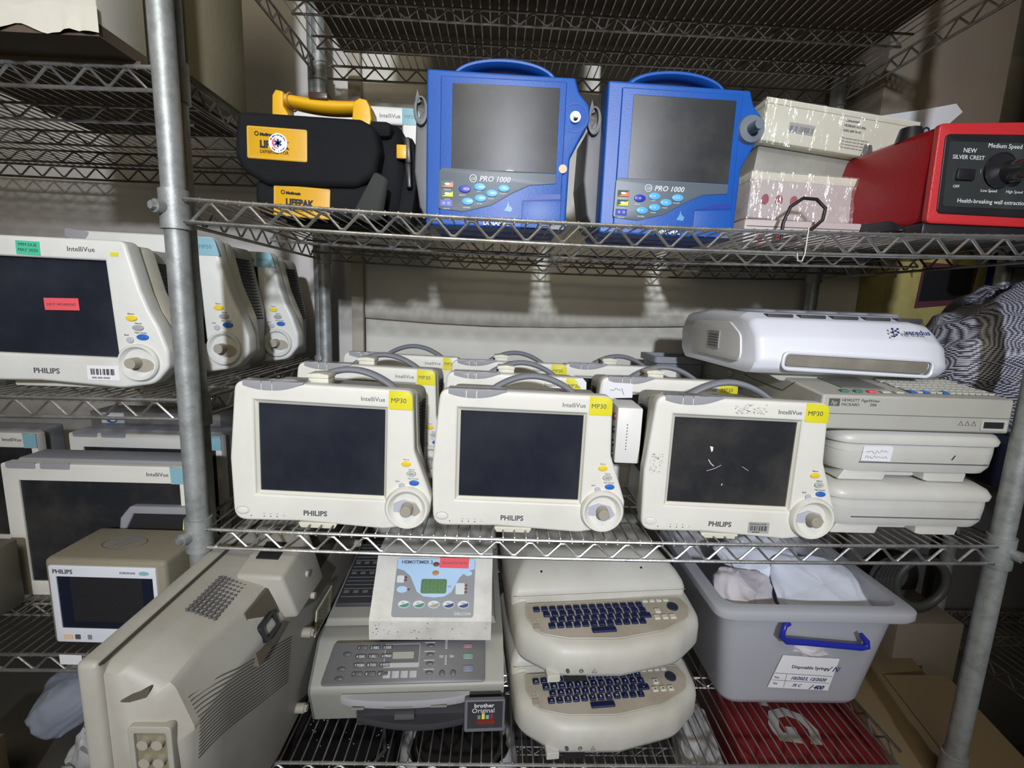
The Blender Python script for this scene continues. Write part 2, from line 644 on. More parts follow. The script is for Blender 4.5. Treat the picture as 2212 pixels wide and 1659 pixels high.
# ------------------------------------------------------------------ wire shelving
def zig(p0, p1, h, n, dirv):
    """zigzag points between p0 and p1"""
    pts = []
    for i in range(2 * n + 1):
        t = i / (2 * n)
        q = p0.lerp(p1, t)
        s = 1 if i % 2 == 0 else -1
        pts.append(q + dirv * (h * s))
    return pts


def smooth_zig(pts, k=0.12):
    out = []
    for i, p in enumerate(pts):
        if 0 < i < len(pts) - 1:
            out.append(p.lerp(pts[i - 1], k))
            out.append(p.lerp(pts[i + 1], k))
        else:
            out.append(p)
    return out


def wire_shelf(root, W, D, z, sag=0.0, sagm=0.7, th=0.028, nw=70, zn=24, supports=(0.18, 0.36), matf='wire', matd='wired', stick=0.0):
    def S(x, y):
        return -sag * 4 * (x / W) * (1 - x / W)

    def line(y, dz, x0, x1, n=16):
        return [(x0 + (x1 - x0) * i / n, y, z + dz + S(x0 + (x1 - x0) * i / n, y)) for i in range(n + 1)]
    sh = B()
    yf, yb = -0.012, D + 0.012
    xe = 0.018
    # front rail with its zigzag
    for y in (yf,):
        sh.tube(line(y, 0, xe, W - xe), 0.0027, 8)
        sh.tube(line(y, -th, xe, W - xe), 0.0027, 8)
        p = zig(Vector((xe + 0.01, y, 0)), Vector((W - xe - 0.01, y, 0)), th / 2 - 0.0015, zn, Vector((0, 0, -1)))
        p = [Vector((q.x, q.y, z - th / 2 + q.z + S(q.x, 0))) for q in p]
        sh.tube(smooth_zig(p), 0.0019, 6)
    front = sh.obj('front_truss', matf, root)
    bk = B()
    bk.tube(line(yb, 0, xe, W - xe), 0.0027, 6)
    bk.tube(line(yb, -th, xe, W - xe), 0.0027, 6)
    p = zig(Vector((xe + 0.01, yb, 0)), Vector((W - xe - 0.01, yb, 0)), th / 2 - 0.0015, zn, Vector((0, 0, 1)))
    bk.tube(smooth_zig([Vector((q.x, q.y, z - th / 2 + q.z + S(q.x, 0))) for q in p]), 0.0019, 6)
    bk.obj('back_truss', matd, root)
    for x in (0.0, W):
        sd = B()
        ox = -0.004 if x == 0 else 0.004
        sd.tube([(x + ox, 0.015, z), (x + ox, D - 0.015, z)], 0.0027, 6)
        sd.tube([(x + ox, 0.015, z - th), (x + ox, D - 0.015, z - th)], 0.0027, 6)
        p = zig(Vector((x + ox, 0.02, z - th / 2)), Vector((x + ox, D - 0.02, z - th / 2)), th / 2 - 0.0015, 10, Vector((0, 0, -1)))
        sd.tube(smooth_zig(p), 0.0019, 6)
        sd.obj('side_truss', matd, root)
    dk = B()
    for i in range(nw):
        x = 0.022 + (W - 0.044) * i / (nw - 1)
        zz = z + 0.0025 + S(x, 0)
        dk.tube([(x, yf - 0.0005, zz - 0.006), (x, yf + 0.001, zz), (x, D / 2, zz), (x, yb, zz)], 0.0014, 5)
    dk.obj('wire_deck', matd if matd != 'wired' else 'wiredk', root)
    for y in supports:
        sp = B()
        sp.tube(line(y, -0.003, 0.03, W - 0.03), 0.0022, 6)
        sp.tube(line(y, -th + 0.002, 0.04, W - 0.05), 0.0022, 6)
        p = zig(Vector((0.04, y, 0)), Vector((W - 0.05, y, 0)), th / 2 - 0.003, zn - 2, Vector((0, 0, -1)))
        sp.tube(smooth_zig([Vector((q.x, q.y, z - th / 2 + q.z + S(q.x, 0))) for q in p]), 0.0017, 6)
        sp.obj('support_truss', matf if y < 0.3 else matd, root)


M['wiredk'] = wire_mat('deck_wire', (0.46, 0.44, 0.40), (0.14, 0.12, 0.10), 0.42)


def post(root, x, y, z1, levels, bolt=1, r=0.0145):
    b = B()
    b.cyl((x, y, 0.0), (x, y, z1), r, n=28)
    p = b.obj('post', 'galv', root)
    for lv in levels:
        c = B()
        c.cyl((x, y, lv - 0.038), (x, y, lv + 0.012), r + 0.0035, n=28)
        if bolt:
            s = 1 if x < 0.5 else -1
            c.cyl((x - 0.006 * s, y - r, lv - 0.012), (x - 0.010 * s, y - r - 0.010, lv - 0.012), 0.0085, n=20)
            c.cyl((x - 0.010 * s, y - r - 0.010, lv - 0.012), (x - 0.012 * s, y - r - 0.015, lv - 0.012), 0.0055, n=6)
        c.obj('collar', 'galv', p)
    return p


ZA, ZB, ZC, ZT, ZD = 1.306, 0.85, 0.457, 1.716, 0.10
W, D = 1.22, 0.54
rack = thing('wire_shelving_rack', 'wide chrome wire shelving rack with galvanised posts, holding the blue monitors', 'shelving rack', (0, 0, 0))
for x in (0, W):
    for y in (0, D):
        post(rack, x, y, 1.98, (ZD, ZC, ZB, ZA, ZT), bolt=(y == 0))
wire_shelf(rack, W, D, ZA, 0.011)
wire_shelf(rack, W, D, ZB, 0.007)
wire_shelf(rack, 1.137, D, ZC, 0.002, nw=66, zn=22)
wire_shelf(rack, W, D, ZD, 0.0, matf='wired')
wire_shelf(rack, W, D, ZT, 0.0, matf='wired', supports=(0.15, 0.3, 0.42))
WL = 0.95
rack2 = thing('wire_shelving_rack', 'left-hand wire shelving rack standing behind the nearest galvanised post', 'shelving rack', (-0.012 - WL, 0.036, 0))
LZ = (0.616, 1.031, 1.475)
for x in (0, WL):
    for y in (0, 0.51):
        post(rack2, x, y, 1.98, LZ, bolt=0)
for z_ in LZ:
    wire_shelf(rack2, WL, 0.51, z_, 0.004, nw=54, zn=18, supports=(0.12, 0.25, 0.38))
rack3 = thing('wire_shelving_rack', 'dim wire shelving rack on the right, beyond the last galvanised post', 'shelving rack', (1.56, -0.02, 0))
for x in (0.02, 0.85):
    for y in (0, 0.44):
        post(rack3, x, y, 1.98, (0.44, 0.91), bolt=0)
for z_ in (0.44, 0.91):
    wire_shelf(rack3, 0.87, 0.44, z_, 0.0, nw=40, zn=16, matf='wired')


def zA(x):
    return ZA + 0.004 - 0.044 * (x / W) * (1 - x / W)


def zB(x):
    return ZB + 0.004 - 0.028 * (x / W) * (1 - x / W)


# ------------------------------------------------------------------ cream patient monitor with yellow badge
MON_OUT = fillet([(0.000, 0.10), (0.003, 0.004), (0.10, 0.006), (0.225, -0.001), (0.262, 0.006), (0.291, 0.024), (0.294, 0.050),
                  (0.284, 0.078), (0.267, 0.123), (0.2625, 0.2135), (0.010, 0.2155)],
                 [0.05, 0.020, 0, 0.06, 0.03, 0.018, 0.02, 0.03, 0.03, 0.012, 0.016], 6)


def build_monitor(label, badge='MP30', badge_mat='yel', but=('b_yel', 'b_gry', 'b_blu', 'b_lgr'), case='cream', screen='scr', scratch=False, group=None):
    t = thing('patient_monitor', label, 'monitor', group=group)
    # front bezel
    b = B()
    hole = [(0.0365, 0.188), (0.0365, 0.047), (0.2255, 0.045), (0.2255, 0.186)]
    b.plate(MON_OUT, 0.0, 0.026, [hole[::-1]], 0.0045, 3)
    b.obj('bezel', case, t)
    b = B()   # sloping inner frame
    o_ = [(0.0365, 0.188), (0.2255, 0.186), (0.2255, 0.045), (0.0365, 0.047)]
    i_ = [(0.0405, 0.1835), (0.2225, 0.1825), (0.2225, 0.0495), (0.0405, 0.0505)]
    b.loft([[(x, 0.0035, z) for x, z in o_], [(x, 0.0065, z) for x, z in i_], [(x, 0.010, z) for x, z in i_]], cap0=False, cap1=False)
    b.obj('inner_frame', 'inner', t)
    b = B()
    b.box(0.036, 0.227, 0.0085, 0.020, 0.044, 0.189)
    s = b.obj('screen', screen, t)
    if scratch:
        b = B()
        b.plate([(0.098, 0.140), (0.103, 0.139), (0.103, 0.133), (0.101, 0.131)], 0.0080, 0.0086)
        b.tube([(0.098, 0.0083, 0.119), (0.102, 0.0083, 0.113), (0.107, 0.0083, 0.109)], 0.0007, 4)
        b.tube([(0.097, 0.0083, 0.101), (0.108, 0.0083, 0.105), (0.118, 0.0083, 0.111)], 0.0003, 4)
        b.tube([(0.150, 0.0083, 0.110), (0.160, 0.0083, 0.104)], 0.0003, 4)
        b.tube([(0.122, 0.0083, 0.079), (0.123, 0.0083, 0.082)], 0.0007, 4)
        b.obj('scratch', 'paper', s)
    # badge
    b = B()
    b.plate(fillet([(0.2285, 0.1845), (0.2630, 0.1845), (0.2625, 0.2115), (0.2285, 0.2125)], [0.003, 0.002, 0.010, 0.001]), -0.0005, 0.004, bev=0.0003)
    bd = b.obj('badge', badge_mat, t)
    b = B()
    if badge:
        text_mesh(b, badge, 0.2315, 0.1952, 0.0098, -0.0008)
        b.obj('badge_lettering', 'print_', bd)
        b = B()
    text_mesh(b, 'IntelliVue', 0.1885, 0.1955, 0.0092, -0.0004)
    b.obj('series_lettering', 'print_', t)
    b = B()
    text_mesh(b, 'PHILIPS', 0.1050, 0.0165, 0.0110, -0.0004, bold=0.00030)
    b.obj('brand_lettering', 'print_', t)
    for q, (x, z) in zip(('Silence', 'Alarms', 'Main Screen', 'Back'), ((0.2510, 0.1095), (0.2590, 0.0945), (0.2585, 0.0805), (0.2405, 0.0755))):
        b = B()
        text_mesh(b, q, x, z, 0.0032, -0.0004)
        b.obj('button_lettering', 'print_', t)
    b = B()
    for x in (0.0285, 0.0475, 0.0570, 0.0665):
        b.plate(ell(x, 0.0125, 0.0009, n=10), -0.0004, 0.001)
    for x in (0.0475, 0.0570, 0.0665):
        b.box(x - 0.002, x + 0.002, -0.0002, 0.001, 0.0165, 0.0168)
    b.tube([(0.0745, -0.0001, 0.0130), (0.0790, -0.0001, 0.0130), (0.0768, -0.0001, 0.0165)], 0.00018, 4, closed=True)
    b.obj('indicator_marks', 'print_', t)
    # alarm lamp lenses along the top left
    b = B()
    for x0, x1 in ((0.022, 0.0475), (0.0485, 0.0625), (0.0635, 0.107)):
        lo = lambda x: 0.2035 + 0.012 * (abs(x - 0.058) / 0.05) ** 2.2
        pts = [(x0 + (x1 - x0) * i / 6, min(lo(x0 + (x1 - x0) * i / 6), 0.2145)) for i in range(7)] + [(x1, 0.2168), (x0, 0.2168)]
        b.plate(pts, -0.0008, 0.024, bev=0.0003)
    b.obj('alarm_lamp', 'lens', t)
    # buttons
    for mname, (x, z, rx, rz) in zip(but, ((0.2555, 0.1040, 0.0072, 0.0042), (0.2635, 0.0893, 0.0072, 0.0042),
                                           (0.2680, 0.0750, 0.0074, 0.0042), (0.2500, 0.0700, 0.0046, 0.0042))):
        b = B()
        b.plate(ell(x, z, rx, rz), -0.0022, 0.003, bev=0.001)
        bt = b.obj('button', mname, t)
        if rx > 0.006 and mname == 'b_gry':
            b = B()
            b.plate(ell(x, z, rx * 0.80, rz * 0.74), -0.0026, 0.0, [ell(x, z, rx * 0.62, rz * 0.55)[::-1]])
            b.obj('button_ring', 'inner', bt)
    b = B()
    b.plate(fillet([(0.0095, 0.0165), (0.0235, 0.0165), (0.0235, 0.0245), (0.0095, 0.0245)], 0.0035), -0.0012, 0.003, bev=0.0008)
    b.plate(ell(0.0165, 0.0205, 0.0095, 0.0062), 0.0, 0.003, [ell(0.0165, 0.0205, 0.0090, 0.0057)[::-1]])
    b.obj('power_button', case, t)
    # rotary knob: raised ring, hollow, stem
    kx, kz = 0.2590, 0.0365
    b = B()
    prof = [(0.0335, 0.004), (0.0330, -0.004), (0.0305, -0.0080), (0.0275, -0.0080), (0.0245, -0.0035), (0.0215, -0.0008), (0.0130, -0.0004)]
    rings = [[(kx + r * math.cos(2 * PI * k / 40), y, kz + r * math.sin(2 * PI * k / 40)) for k in range(40)] for r, y in prof]
    b.loft(rings, cap0=False, cap1=True)
    ring = b.obj('knob_ring', case, t)
    b = B()
    b.plate(fillet([(kx - 0.021, kz + 0.006), (kx - 0.006, kz + 0.012), (kx + 0.012, kz + 0.008), (kx + 0.021, kz - 0.006), (kx + 0.012, kz - 0.014),
                    (kx - 0.006, kz - 0.008), (kx - 0.021, kz - 0.008)], 0.004), -0.0018, -0.0006)
    fh = b.obj('finger_hollow', 'b_lgr', ring)
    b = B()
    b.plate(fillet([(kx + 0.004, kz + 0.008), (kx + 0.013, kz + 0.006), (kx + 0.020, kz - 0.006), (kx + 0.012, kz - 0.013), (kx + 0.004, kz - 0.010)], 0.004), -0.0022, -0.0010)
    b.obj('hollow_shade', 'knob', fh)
    b = B()
    b.cyl((kx, 0.003, kz), (kx, -0.016, kz - 0.001), 0.0095, 0.0085, n=24)
    b.cyl((kx, -0.016, kz - 0.001), (kx, -0.0175, kz - 0.001), 0.0085, 0.0072, n=24)
    b.obj('knob', 'knob', t)
    # rear housing
    b = B()
    hb = fillet([(0.006, 0.010), (0.255, 0.006), (0.284, 0.022), (0.289, 0.048), (0.279, 0.078), (0.268, 0.123), (0.2635, 0.208), (0.012, 0.210)],
                [0.015, 0.02, 0.015, 0.02, 0.02, 0.02, 0.012, 0.014])
    b.plate(hb, 0.024, 0.052, bev=0.004)
    b.obj('rear_frame', 'cream_y' if case != 'white' else 'hp', t)
    b = B()
    hb2 = fillet([(0.012, 0.012), (0.258, 0.010), (0.266, 0.05), (0.262, 0.200), (0.018, 0.202)], 0.014)
    b.plate(hb2, 0.050, 0.138, bev=0.006)
    hs = b.obj('rear_housing', 'housing', t)
    for xa, xb in ((0.2615, 0.2665), (0.0125, 0.0165)):
        b = B()
        for i in range(22):
            z = 0.075 + i * 0.005
            b.box(xa, xb, 0.058, 0.105, z, z + 0.0022)
        b.obj('vent', 'dark', hs)
    # carrying handle
    b = B()
    pts = [(0.080 + 0.142 * i / 20, 0.085, 0.197 + 0.030 * math.sin(PI * i / 20) ** 0.8) for i in range(21)]
    rings = []
    for i, p in enumerate(pts):
        a = pts[max(i - 1, 0)]
        c = pts[min(i + 1, 20)]
        dx, dz = c[0] - a[0], c[2] - a[2]
        L_ = math.hypot(dx, dz)
        nx_, nz_ = -dz / L_, dx / L_
        rings.append([(p[0] + nx_ * 0.0052 * math.cos(q), p[1] + 0.012 * math.sin(q), p[2] + nz_ * 0.0052 * math.cos(q)) for q in [2 * PI * k / 12 for k in range(12)]])
    b.loft(rings)
    b.obj('handle', 'grey', t)
    b = B()
    b.plate(fillet([(0.095, 0.004), (0.155, 0.004), (0.150, -0.0045), (0.100, -0.0045)], 0.003), 0.002, 0.03, bev=0.001)
    b.box(0.03, 0.235, 0.03, 0.12, -0.002, 0.014, 0.003)
    b.obj('stand', 'cream_y', t)
    return t


GM = 'cream monitors on the middle shelf'
YAW = 0.02
m1 = build_monitor('front row cream monitor nearest the left post, yellow badge, small cap beside its handle', group=GM)
m1.location = (0.044, 0.008, zB(0.15) + 0.0)
m1.rotation_euler = (0, 0.022, 0)


def cap(parent, x=0.118):
    b = B()
    b.box(x - 0.015, x + 0.015, 0.028, 0.058, 0.207, 0.222, 0.002)
    b.plate(fillet([(x - 0.018, 0.220), (x + 0.016, 0.220), (x + 0.015, 0.2255), (x, 0.2275), (x - 0.017, 0.2255)], 0.0015), 0.026, 0.060, bev=0.001)
    return b.obj('cap', 'cream_y', parent)


m2 = dup(m1, (0.338, 0.012, zB(0.48)), (0, 0.008, 0), 'cream monitor with yellow corner badge, middle of the front row, unmarked dark screen')
m3 = build_monitor('front row right cream monitor with scratched screen, scuffed bezel and barcode sticker below', case='cream', screen='scr_b', scratch=True, group=GM)
m3.location = (0.656, 0.010, zB(0.8))
m3.rotation_euler = (0, 0.004, math.radians(-2))
b = B()
b.plate(rect(0.166, 0.198, 0.008, 0.026, 0.002), -0.0006, 0.002)
st = b.obj('barcode_sticker', mat('grey_sticker', (0.38, 0.38, 0.36), 0.5), m3)
b = B()
bars(b, 0.169, 0.195, 0.012, 0.020, -0.0006)
text_mesh(b, 'MAFRAQ HOSP', 0.1675, 0.0215, 0.0038, -0.0008)
text_mesh(b, '00009080', 0.172, 0.0088, 0.003, -0.0008)
b.obj('sticker_print', 'print_b', st)
# smudges of old adhesive
b = B()
rn = random.Random(5)
for i in range(60):
    x, z = rn.uniform(0.008, 0.026), rn.uniform(0.095, 0.128)
    b.plate(ell(x, z, rn.uniform(0.0005, 0.0018), rn.uniform(0.0004, 0.0012), 6), -0.0002, 0.001)
for i in range(90):
    x, z = rn.uniform(0.125, 0.172), rn.uniform(0.193, 0.208)
    b.plate(ell(x, z, rn.uniform(0.0005, 0.0020), rn.uniform(0.0004, 0.0012), 6), -0.0002, 0.001)
b.obj('adhesive_residue', mat('residue', (0.48, 0.47, 0.43), 0.8), m3)

r2 = dup(m1, (0.050, 0.212, zB(0.15) + 0.002), (0, 0.020, 0), 'cream monitor in the second row behind the front left monitor, cap on its handle')
r3 = dup(m1, (0.080, 0.388, zB(0.15) + 0.004), (0, 0.01, 0.0), 'rearmost cream monitor of the left column, torn white sticker over its yellow badge')
cap(m1)
cap(r2, 0.128)
r5 = dup(m1, (0.328, 0.194, zB(0.48)), (0, 0.012, 0), 'second row monitor behind the middle front one, badge partly covered by a white sticker')
r6 = dup(m1, (0.322, 0.372, zB(0.48)), (0, 0.0, 0), 'rearmost cream monitor of the middle column, only badge and handle showing')
r8 = dup(m1, (0.612, 0.184, zB(0.75)), (0, 0.0, 0), 'second row monitor behind the front right one, with paper note on its top left')
r9 = dup(m1, (0.568, 0.372, zB(0.75)), (0, 0.0, 0), 'rearmost monitor of the right column, lighter face beside the grey bin', skip=('badge',))


def torn(parent):
    b = B()
    b.plate([(0.242, 0.2115), (0.2475, 0.2075), (0.2505, 0.200), (0.2555, 0.1965), (0.258, 0.1845), (0.2665, 0.1845), (0.2655, 0.206), (0.258, 0.2140)], -0.0014, -0.0008)
    s = b.obj('torn_sticker', 'paper', parent)
    b = B()
    b.box(0.2575, 0.264, -0.0018, -0.0014, 0.188, 0.1885)
    b.box(0.2575, 0.264, -0.0018, -0.0014, 0.1925, 0.193)
    b.box(0.2575, 0.258, -0.0018, -0.0014, 0.188, 0.193)
    b.obj('sticker_print', 'print_', s)


torn(r3)
torn(r5)
b = B()
b.plate([(0.010, 0.176), (0.068, 0.179), (0.067, 0.205), (0.012, 0.2065)], -0.0016, -0.0008)
s = b.obj('paper_note', 'paper', r8)
b = B()
scribble(b, 0.026, 0.191, 0.02, 0.005, -0.0019, 12, 0.0004, 4)
scribble(b, 0.046, 0.184, 0.006, 0.014, -0.0019, 4, 0.0004, 6)
b.obj('note_writing', 'print_n', s)

# measurement module clipped to the side of the front right monitor
b = B()
b.box(-0.036, 0.004, 0.045, 0.115, 0.095, 0.186, 0.003)
md_ = b.obj('side_module', 'white', m3)
for y in (0.062, 0.095):
    for z in (0.168, 0.146, 0.124, 0.106):
        b = B()
        b.cyl((-0.034, y, z), (-0.0385, y, z), 0.0062, n=14)
        b.obj('socket', 'maroon' if z > 0.15 else 'blackp', md_)
b = B()
for k in range(9):
    b.box(-0.020, -0.0185, 0.0442, 0.046, 0.118 + k * 0.005, 0.1195 + k * 0.005)
b.obj('module_marks', 'print_b', md_)

# ------------------------------------------------------------------ larger monitors (teal badge) on the left rack
OUT50 = fillet([(0.0, 0.004), (0.10, 0.006), (0.215, -0.002), (0.262, 0.006), (0.283, 0.032), (0.284, 0.058), (0.274, 0.092),
                (0.262, 0.118), (0.252, 0.148), (0.236, 0.219), (0.004, 0.2215)],
               [0.018, 0, 0.06, 0.03, 0.02, 0.03, 0.04, 0.03, 0.0, 0.012, 0.016], 6)


def build_wide_monitor(label, badge=None, side=True, group=None, lean=False):
    t = thing('patient_monitor', label, 'monitor', group=group)
    b = B()
    hole = [(0.014, 0.191), (0.014, 0.048), (0.213, 0.045), (0.207, 0.189)]
    b.plate(OUT50, 0.0, 0.030, [hole[::-1]], 0.005, 3)
    b.obj('bezel', 'cream_c', t)
    b = B()
    b.box(0.012, 0.2145, 0.009, 0.02, 0.043, 0.193)
    s = b.obj('screen', 'scr', t)
    bd = t
    if badge:
        b = B()
        b.plate(fillet([(0.2075, 0.189), (0.2440, 0.189), (0.2365, 0.2170), (0.2075, 0.218)], [0.001, 0.001, 0.010, 0.001]), -0.0006, 0.004, bev=0.0003)
        bd = b.obj('badge', 'teal', t)
        b = B()
        text_mesh(b, badge, 0.2115, 0.2000, 0.009, -0.0009)
        b.obj('badge_lettering', mat('teal_print', (0.10, 0.25, 0.30), 0.5), bd)
    b = B()
    text_mesh(b, 'IntelliVue', 0.1665 if badge else 0.158, 0.200 if badge else 0.201, 0.0100, -0.0004)
    b.obj('series_lettering', 'print_', t)
    b = B()
    text_mesh(b, 'PHILIPS', 0.0925, 0.0180, 0.0115, -0.0004, bold=0.00018)
    b.obj('brand_lettering', 'print_', t)
    for q, (x, z) in zip(('Silence', 'Alarms', 'Main Screen', 'Back'), ((0.2320, 0.1115), (0.2410, 0.0975), (0.2400, 0.0835), (0.2250, 0.0795))):
        b = B()
        text_mesh(b, q, x, z, 0.0034, -0.0004)
        b.obj('button_lettering', 'print_', t)
    for mname, (x, z, rx, rz) in zip(('b_yel', 'b_gry', 'b_blu', 'b_lgr'), ((0.2375, 0.1060, 0.0080, 0.0044), (0.2455, 0.0920, 0.0080, 0.0044),
                                                                           (0.2510, 0.0780, 0.0084, 0.0046), (0.2330, 0.0730, 0.0050, 0.0046))):
        b = B()
        b.plate(ell(x, z, rx, rz), -0.0022, 0.003, bev=0.001)
        b.obj('button', mname, t)
    kx, kz = 0.2430, 0.0390
    b = B()
    prof = [(0.0290, 0.004), (0.0285, -0.004), (0.0265, -0.0065), (0.0245, -0.0065), (0.0225, -0.0030), (0.0205, -0.0008), (0.0130, -0.0004)]
    rings = [[(kx + r * math.cos(2 * PI * k / 40), y, kz + r * math.sin(2 * PI * k / 40)) for k in range(40)] for r, y in prof]
    b.loft(rings, cap0=False, cap1=True)
    ring = b.obj('knob_ring', 'cream_c', t)
    b = B()
    b.plate(ell(kx + 0.004, kz - 0.004, 0.0165, 0.0105, a0=0.0), -0.0016, -0.0005)
    b.obj('finger_hollow', 'knob', ring)
    b = B()
    b.cyl((kx - 0.003, 0.003, kz), (kx - 0.003, -0.016, kz), 0.0085, 0.0078, n=24)
    b.obj('knob', 'knob', t)
    b = B()
    prof = fillet([(0.010, 0.004), (0.235, 0.002), (0.275, 0.03), (0.272, 0.09), (0.250, 0.148), (0.235, 0.215), (0.006, 0.2165)], 0.014)
    b.plate(prof, 0.028, 0.062, bev=0.004)
    b.obj('rear_frame', 'cream_y', t)
    b = B()
    b.plate(fillet([(0.015, 0.003), (0.245, 0.003), (0.248, 0.10), (0.226, 0.213), (0.012, 0.215)], 0.014), 0.060, 0.150, bev=0.006)
    hs = b.obj('rear_housing', 'housing', t)
    b = B()
    for i in range(20):
        z = 0.085 + i * 0.0055
        x = 0.2495 - 0.0215 * (z - 0.10) / 0.11
        b.box(x - 0.004, x + 0.002, 0.068, 0.125, z, z + 0.0025)
    b.obj('vent', 'dark', hs)
    b = B()
    b.plate(fillet([(0.0, 0.2085), (0.032, 0.2080), (0.040, 0.219), (0.0, 0.2235)], 0.004), -0.0008, 0.03, bev=0.0003)
    b.obj('alarm_lamp', 'lens', t)
    b = B()
    b.box(0.03, 0.22, 0.035, 0.14, -0.010, 0.004, 0.003)
    b.obj('stand', 'cream_y', t)
    return t


M['cream_c'] = mat('cool_cream_plastic', (0.70, 0.71, 0.67), 0.42, dirt=(0.42, 0.38, 0.29), amt=0.3, scale=9)
GL = 'wide cream monitors on the left rack middle shelf'
w1 = build_wide_monitor('large cream monitor at the left edge, red sticker on its dark screen, green sticker above', group=GL)
w1.location = (-0.357, 0.055, 1.042)
w1.scale = (1.04, 1.0, 0.98)


def sticker(name, x0, x1, z0, z1, m_, parent, y=-0.0006, tilt=0.0, lines=(), sz=0.005, pm='print_', skew=0.0):
    b = B()
    c = Matrix.Translation(((x0 + x1) / 2, 0, (z0 + z1) / 2)) @ Matrix.Rotation(tilt, 4, 'Y') @ Matrix.Translation((-(x0 + x1) / 2, 0, -(z0 + z1) / 2))
    b.plate([(x0, z0), (x1, z0), (x1 - skew, z1), (x0 - skew, z1)], y, y + 0.0005, mtx=c)
    s = b.obj(name, m_, parent)
    if lines:
        b = B()
        for i, l in enumerate(lines):
            text_mesh(b, l, (x0 + x1) / 2, z1 - (i + 1) * (z1 - z0) / (len(lines) + 0.6), sz, y - 0.0003, 'CENTER', mtx=c)
        b.obj('sticker_lettering', pm, s)
    return s


sticker('green_sticker', 0.090, 0.122, 0.1935, 0.2130, 'grnst', w1, lines=('PPM DUE', 'MAY 2020'), sz=0.0062, tilt=0.03)
sticker('red_sticker', 0.112, 0.160, 0.114, 0.132, 'redst', w1, y=0.0075, lines=('NOT WORKING',), sz=0.0055, tilt=-0.02)
sticker('model_sticker', 0.2165, 0.2275, 0.196, 0.2015, 'yel', w1)
s = sticker('barcode_sticker', 0.168, 0.213, 0.010, 0.032, 'paper', w1)
b = B()
bars(b, 0.173, 0.207, 0.018, 0.0275, -0.0008)
text_mesh(b, '000-000-0000', 0.174, 0.0120, 0.0045, -0.0008)
b.obj('barcode', 'print_b', s)
sticker('yellow_sticker', 0.004, 0.024, 0.026, 0.036, 'yelst', w1, lines=('2014',), sz=0.006)
w2 = build_wide_monitor('large cream monitor with teal badge just behind the near left post', badge='MP50', group=GL)
w2.location = (-0.330, 0.215, 1.046)
w2.scale = (1.08, 1.0, 1.09)
w3 = dup(w2, (-0.300, 0.372, 1.046), (0, 0, 0), 'large cream monitor with teal badge, farthest right on the left rack')
w3.scale = (1.06, 1.0, 1.05)
w4 = dup(w2, (0.037, 0.268, zA(0.2) + 0.008), (0, 0, 0), 'monitor corner with teal badge peeping out behind the black defibrillator bag', group='monitor behind the bag')
w4.scale = (1.0, 1.0, 1.0)

# ------------------------------------------------------------------ blue monitors


def px(x, y):
    """layout of the blue monitor face: own drawing grid (mm-like units)"""
    return ((x - 922) * 0.000655, 0.2090 - (y - 155) * 0.000625)


